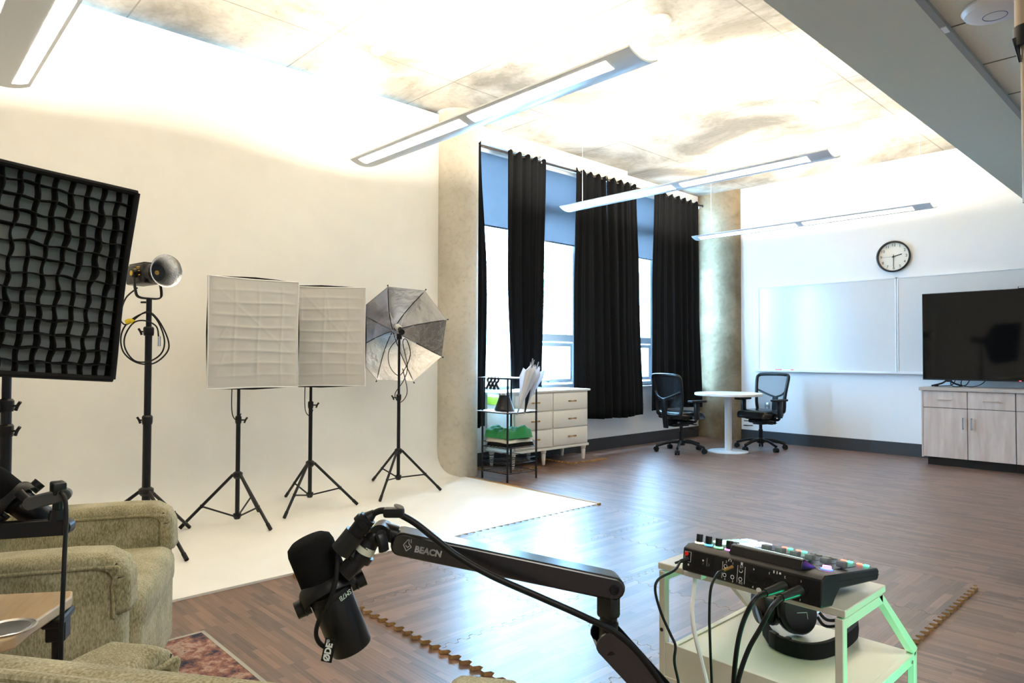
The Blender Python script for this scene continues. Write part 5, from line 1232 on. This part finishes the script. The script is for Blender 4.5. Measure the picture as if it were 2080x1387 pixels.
# body: side profile (v, w) extruded along u
W2 = 0.1525
prof_m = [(0.0, 0.004), (0.004, 0.0), (0.050, 0.0), (0.062, 0.014), (0.080, 0.030), (0.262, 0.034), (0.268, 0.038), (0.270, 0.054), (0.262, 0.0587), (0.014, 0.0587), (0.0, 0.050)]
XE = M(((0, 0, 1, 0), (1, 0, 0, 0), (0, 1, 0, 0), (0, 0, 0, 1)))
MB().prism(prof_m, -W2, W2, XE).build('body', m_black, mx, bevel=0.004)
MB().box((-W2-0.0004, 0.07, 0.0445), (W2+0.0004, 0.2705, 0.0455)).build('seam_line', m_blackrub, mx)
T0 = 0.0587
hm = [(0.012, T0-0.002), (0.020, T0+0.017), (0.030, T0+0.0195), (0.085, T0-0.001)]
hump = MB().prism(hm, -0.050, 0.105, XE).build('screen_housing', m_black, mx, bevel=0.002)
MB().box((-0.045, 0.0, 0.0), (0.095, 0.048, 0.0012), M.Translation((0, 0.036, T0+0.0182)) @ M.Rotation(R_(-20.4), 4, 'X')).build('display', mat('display_glow', (0.1, 0.1, 0.1), 0.2, emit=(0.5, 0.9, 0.8), estr=1.5), hump)
glow = lambda n_, c_, s_=3.0: mat('glow_'+n_, tuple(x*0.5 for x in c_), 0.4, emit=c_, estr=s_)
for k, (u_, nm, c_) in enumerate(((-0.142, 'warm', (1, 0.75, 0.35)), (-0.119, 'blue', (0.05, 0.35, 1)), (-0.094, 'green', (0.1, 1, 0.15)), (-0.068, 'magenta', (0.8, 0.1, 1)))):
    kb = MB().lathe([(0.0072, T0+0.003), (0.0072, T0+0.019), (0.0066, T0+0.020)], 24, MX((u_, 0.045, 0))).build('rotary_knob', m_black, mx)
    MB().lathe([(0.0095, T0), (0.0095, T0+0.0025), (0.0075, T0+0.003)], 24, MX((u_, 0.045, 0))).build('light_ring', glow(nm, c_), kb)
kb = MB().lathe([(0.009, T0), (0.009, T0+0.014)], 24, MX((-0.078, 0.085, 0))).build('rotary_knob', m_black, mx)
pc = [('mint', (0.35, 1, 0.6)), ('mint', (0.35, 1, 0.6)), ('teal', (0.2, 0.9, 0.8)), ('sky', (0.35, 0.7, 1)), ('mint', (0.35, 1, 0.6)), ('peach', (1, 0.6, 0.35)), ('lilac', (0.6, 0.65, 1)), ('lilac', (0.6, 0.65, 1))]
k = 0
for cu_ in range(2):
    for cv in range(4):
        nm, c_ = pc[k]; k += 1
        u_, v_ = -0.128+cu_*0.037, 0.115+cv*0.040
        MB().rbox((u_-0.015, v_-0.016, T0), (u_+0.015, v_+0.016, T0+0.004), 0.002, 1).build('sound_pad', glow('pad_'+nm, c_, 1.3), mx)
m_cap = mat('grey_fader_cap', (0.16, 0.17, 0.165), 0.4)
for k in range(6):
    u_ = -0.037+k*0.0325
    MB().box((u_-0.0008, 0.105, T0), (u_+0.0008, 0.215, T0+0.0006)).build('fader_slot', m_blackrub, mx)
    MB().rbox((u_-0.008, 0.137, T0+0.003), (u_+0.008, 0.158, T0+0.0145), 0.002, 2).box((u_-0.002, 0.145, T0), (u_+0.002, 0.150, T0+0.004)).build('fader_cap', m_cap, mx)
    for q, (nm, c_) in enumerate((('red', (1, 0.16, 0.10)), ('jade', (0.1, 1, 0.55)))):
        m_b = glow(nm, c_, 1.6) if k in (0, 1, 4, 5) else mat('unlit_button', (0.30, 0.31, 0.27), 0.5)
        uu = -0.050+k*0.0335+q*0.0135
        MB().rbox((uu-0.0055, 0.252, T0-0.001), (uu+0.0055, 0.262, T0+0.003), 0.0018, 2).build('channel_button', m_b, mx)
    
MB().lathe([(0.0115, T0), (0.0115, T0+0.002), (0.009, T0+0.0025)], 28, MX((0.120, 0.092, 0))).build('record_ring', glow('deep_blue', (0.05, 0.1, 1), 3), mx)
MB().lathe([(0.0085, T0+0.0025), (0.0085, T0+0.007), (0.0075, T0+0.0075)], 24, MX((0.120, 0.092, 0))).build('record_button', glow('pink', (1, 0.2, 0.75), 1.6), mx)
MB().text('RØDECaster Pro II', 0.0075, M.Translation((0.112, 0.060, T0+0.0003)) @ M.Rotation(PI, 4, 'Z'), 0.0002).build('top_lettering', mat('dim_print', (0.25, 0.25, 0.25), 0.5), mx)
# rear panel (v = 0 face, seen from -v)
RP = M.Translation((0, -0.0006, 0)) @ M.Rotation(PI/2, 4, 'X')
m_prt = mat('panel_print', (0.75, 0.75, 0.72), 0.5)
pr_m = MB()
def rp(u_, w_): return RP @ M.Translation((u_, w_, 0))
for lab_, u_, w_ in (('4', 0.016, 0.041), ('3', 0.049, 0.041), ('2', 0.081, 0.041), ('1', 0.113, 0.041), ('2', -0.046, 0.0415), ('1', -0.031, 0.0415), ('4', -0.047, 0.0065), ('3', -0.029, 0.0065), ('L/1', -0.011, 0.0395), ('R/2', -0.011, 0.0075), ('1', -0.100, 0.026), ('2', -0.086, 0.026), ('4', 0.016, 0.006), ('3', 0.049, 0.006), ('2', 0.081, 0.006), ('1', 0.113, 0.006)):
    pr_m.text(lab_, 0.0064, rp(u_, w_) @ (M.Rotation(PI, 4, 'Z') if (w_ > 0.04 and u_ > 0) else M.Identity(4)), 0.0002)
pr_m.build('port_numbers', m_prt, mx)
pr_l = MB()
for u_ in (-0.054, -0.0195, -0.003): pr_l.cbox((u_, -0.0006, 0.024), (0.0006, 0.0008, 0.034))
pr_l.cbox((-0.091, -0.0006, 0.031), (0.0005, 0.0008, 0.017))
for dx_ in (-0.0075, 0.0075): pr_l.cbox((-0.139+dx_, -0.0006, 0.0325), (0.0006, 0.0008, 0.021))
for dz_ in (-0.0105, 0.0105): pr_l.cbox((-0.139, -0.0006, 0.0325+dz_), (0.015, 0.0008, 0.0006))
pr_l.build('divider_lines', m_prt, mx)
pr_i = MB()
pr_i.tube([V((-0.038+0.0028*math.cos(a), -0.0006, 0.0465+0.0028*math.sin(a))) for a in (0, .8, 1.57, 2.3, 3.14)], 0.0005, 5, sub=2)
pr_i.cbox((-0.0408, -0.0006, 0.0455), (0.0012, 0.001, 0.003)); pr_i.cbox((-0.0352, -0.0006, 0.0455), (0.0012, 0.001, 0.003))
pr_i.cbox((-0.011, -0.0006, 0.0455), (0.004, 0.0008, 0.0055))
pr_i.cbox((0.058, -0.0006, 0.0455), (0.0022, 0.0008, 0.005)); pr_i.cbox((0.0645, -0.0006, 0.0455), (0.0015, 0.0008, 0.0055)); pr_i.lathe([(0.0022, 0), (0.0022, 0.0006)], 12, rp(0.071, 0.0455)); pr_i.lathe([(0.0020, 0), (0.0020, 0.0006)], 12, rp(-0.1005, 0.0255+0.007))
pr_i.lathe([(0.0045, 0), (0.0045, 0.0006)], 20, rp(0.029, 0.0035), sx=1.2)
pr_i.cbox((-0.136, -0.0006, 0.016), (0.003, 0.0008, 0.004))
pr_i.build('port_symbols', m_prt, mx)
MB().box((-0.124, -0.0008, 0.014), (-0.074, 0.001, 0.046)).build('port_bay', m_blackrub, mx)
for u_, w_ in ((-0.046, 0.033), (-0.031, 0.034), (-0.047, 0.015), (-0.029, 0.015), (-0.011, 0.032), (-0.011, 0.015)):
    MB().lathe([(0.0043, 0.0), (0.0043, 0.002), (0.0028, 0.002), (0.0026, 0.0)], 20, rp(u_, w_), caps=False).build('jack_socket', m_chrome, mx)
for u_ in (0.016, 0.049, 0.081, 0.113):
    MB().lathe([(0.0115, 0.0), (0.0115, 0.0015), (0.0095, 0.0017), (0.009, 0.0006), (0.003, 0.0006)], 28, rp(u_, 0.024)).build('combo_socket', m_blackrub, mx)
MB().lathe([(0.0045, 0.0), (0.0045, 0.002), (0.004, 0.003)], 20, rp(-0.142, 0.038)).build('power_button', mat('red_button', (0.8, 0.02, 0.01), 0.4), mx)

# plugs and cables of the mixer
MQ = M.Translation(mx.location) @ M.Rotation(ma, 4, 'Z') @ M.Rotation(-mt2, 4, 'X')
def onrear(u_, v_, w_): return MQ @ V((u_, v_, w_))
def plugcable(label, u_, w_, plug_r, plug_l, r, pts, m_plug, group='cables plugged into the mixer', m=None):
    p0 = onrear(u_, -0.002, w_); p1 = onrear(u_-plug_l*0.25, -plug_l, w_-plug_l*0.25)
    o = MB().tube([p1]+pts, r, 8, sub=7).build('audio_cable', m or m_blackrub, None, sharp=70); tag(recentre(o, p0), label, 'cable', group)
    MB().cyl(V((0, 0, 0)), p1-p0, plug_r, plug_r*0.72, 18).cyl((p1-p0), (p1-p0)+(p1-p0).normalized()*0.014, plug_r*0.55, plug_r*0.5, 14).build('plug', m_plug, o)
    return o
m_plugm = mat('dark_green_black_shell', (0.035, 0.04, 0.036), 0.35, 0.5)
plugcable('thin black cable from the red-buttoned power port at the left end of the mixer', -0.137, 0.028, 0.0052, 0.022, 0.0028, [P(1370, 1158, 1.44), P(1338, 1176, 1.42), P(1331, 1200, 1.41), P(1343, 1245, 1.40), P(1362, 1288, 1.39), P(1372, 1312, 1.38), P(1370, 1345, 1.37), P(1380, 1400, 1.37), P(1385, 1500, 1.37)], m_blackrub)
plugcable('thin black cable from the gold plug in the middle of the mixer', -0.031, 0.034, 0.0040, 0.026, 0.0028, [P(1457, 1166, 1.36), P(1444, 1195, 1.335), P(1441, 1250, 1.33), P(1443, 1320, 1.32), P(1446, 1400, 1.32), P(1446, 1500, 1.32)], m_brass)
plugcable('thick black cable from the left one of the two large mixer plugs', 0.081, 0.024, 0.0105, 0.050, 0.0045, [P(1535, 1215, 1.245), P(1515, 1250, 1.235), P(1502, 1290, 1.23), P(1494, 1340, 1.225), P(1490, 1400, 1.225), P(1490, 1500, 1.225)], m_plugm)
plugcable('thick black cable from the right one of the two large mixer plugs', 0.113, 0.024, 0.0105, 0.050, 0.0045, [P(1568, 1233, 1.205), P(1545, 1275, 1.20), P(1520, 1320, 1.20), P(1500, 1380, 1.20), P(1490, 1450, 1.20)], m_plugm)
t = thing('power_adapter', 'white plug block under the left end of the mixer with a pale cable', 'power adapter', P(1412, 1166, 1.50))
MB().rbox((-0.022, -0.012, -0.006), (0.022, 0.012, 0.006), 0.003, 2).build('block', m_whitep, t)
MB().tube([V((0, 0, -0.006)), P(1410, 1200, 1.47)-V(t.location), P(1406, 1240, 1.42)-V(t.location), P(1411, 1285, 1.40)-V(t.location), P(1424, 1340, 1.39)-V(t.location), P(1437, 1400, 1.38)-V(t.location), P(1445, 1500, 1.38)-V(t.location)], 0.0048, 8, sub=6).build('cable', m_whitep, t)

# ------------------------------------------------------------------ headphones
hp = thing('headphones', 'black over-ear headphones resting on the middle shelf of the trolley', 'headphones', (-0.745, 1.66, ZS+0.001))
oh = V(hp.location)
c1 = atz(1622, 1243, 0.548)-oh; c2 = atz(1548, 1228, 0.545)-oh
def cup(c, nrm, r, sz, nm='ear_cup'):
    Q = M.Translation(c) @ frame(nrm, (0, 0, 1)).to_4x4()
    e_ = MB().lathe([(r*0.7, -0.020), (r, -0.012), (r, 0.006), (r*0.92, 0.012), (r*0.6, 0.015)], 32, Q, sx=1.0, sy=0.86).build(nm, m_black, hp)
    MB().lathe([(r*0.95, -0.036), (r*1.03, -0.030), (r*1.03, -0.020), (r*0.8, -0.014)], 32, Q, sx=1.0, sy=0.86).build('ear_pad', m_leather, e_)
    return e_, Q
e1, EQ1 = cup(c1, -F_world*0.9+V((0, 0, 0.25))+R_world*0.1, 0.052, 1)
MB().box((-0.001, -0.014, 0.0152), (0.0005, 0.012, 0.0162), EQ1).box((-0.016, -0.014, 0.0152), (0.0, -0.0128, 0.0162), EQ1).build('line_mark', mat('pale_line', (0.4, 0.5, 0.45), 0.5), e1)
e2, EQ2 = cup(c2, -R_world*0.95-F_world*0.1, 0.050, 1)
MB().sphere(EQ2 @ V((-0.042, 0.0, 0.004)), 0.004).build('red_side_mark', mat('red_dot', (0.6, 0.0, 0.02), 0.4), e2)
bp = [c2+V((0, 0, -0.01))-R_world*0.012, atz(1553, 1275, 0.515)-oh, atz(1572, 1300, 0.507)-oh, atz(1610, 1316, 0.507)-oh, atz(1655, 1322, 0.507)-oh, atz(1700, 1310, 0.507)-oh, atz(1738, 1280, 0.507)-oh, atz(1728, 1255, 0.515)-oh, c1+R_world*0.055+V((0, 0, 0.0))]
hb = MB()
sub_pts = bp
def ribbon(pts, h, th, sub=8):
    b = MB(); pts = [V(p) for p in pts]; q = []
    n = len(pts)
    for i in range(n-1):
        p0 = pts[i-1] if i > 0 else pts[0]*2-pts[1]; p1 = pts[i]; p2 = pts[i+1]; p3 = pts[i+2] if i+2 < n else pts[-1]*2-pts[-2]
        for j in range(sub):
            t_ = j/sub; q.append(0.5*((2*p1)+(p2-p0)*t_+(2*p0-5*p1+4*p2-p3)*t_*t_+(3*p1-p0-3*p2+p3)*t_*t_*t_))
    q.append(pts[-1]); vs = []; fs = []
    for i, p in enumerate(q):
        d = (q[min(i+1, len(q)-1)]-q[max(i-1, 0)]); d.z = 0; d.normalize(); nn2 = V((d.y, -d.x, 0))
        for (a, z) in ((-th, -h), (th, -h), (th*1.3, 0), (th, h), (-th, h), (-th*1.3, 0)): vs.append(p+nn2*a+V((0, 0, z)))
    for i in range(len(q)-1):
        for k in range(6): fs.append((i*6+k, i*6+(k+1) % 6, (i+1)*6+(k+1) % 6, (i+1)*6+k))
    fs.append(tuple(range(6))); fs.append(tuple(range((len(q)-1)*6, len(q)*6)))
    return b.add(vs, fs)
ribbon(bp[1:8], 0.0175, 0.005).build('headband', m_bfab, hp, sharp=60)
ribbon(bp[:3], 0.010, 0.004).build('arm_bracket', m_black, hp)
MB().rbox((-0.012, -0.007, -0.019), (0.012, 0.007, 0.019), 0.003, 2, M.Translation(bp[2]+V((0, 0, 0.001))) @ M.Rotation(math.atan2((bp[3]-bp[1]).y, (bp[3]-bp[1]).x), 4, 'Z')).rbox((-0.007, -0.0075, -0.0195), (0.007, 0.0075, 0.0195), 0.003, 2, M.Translation(bp[2].lerp(bp[3], 0.75)+V((0, 0, 0.001))) @ M.Rotation(math.atan2((bp[3]-bp[2]).y, (bp[3]-bp[2]).x), 4, 'Z')).build('adjuster', m_blackrub, hp)
MB().tube([c1+R_world*0.05, c1+R_world*0.075+V((0, 0, -0.02)), bp[7]], 0.004, 8).tube([c1+R_world*0.045+V((0, 0, -.01)), c1+R_world*0.07+V((0, 0, -0.035)), bp[7]+V((0, 0, -.012))], 0.004, 8).build('yoke_wire', m_blackm, hp)

bpy.context.view_layer.update()
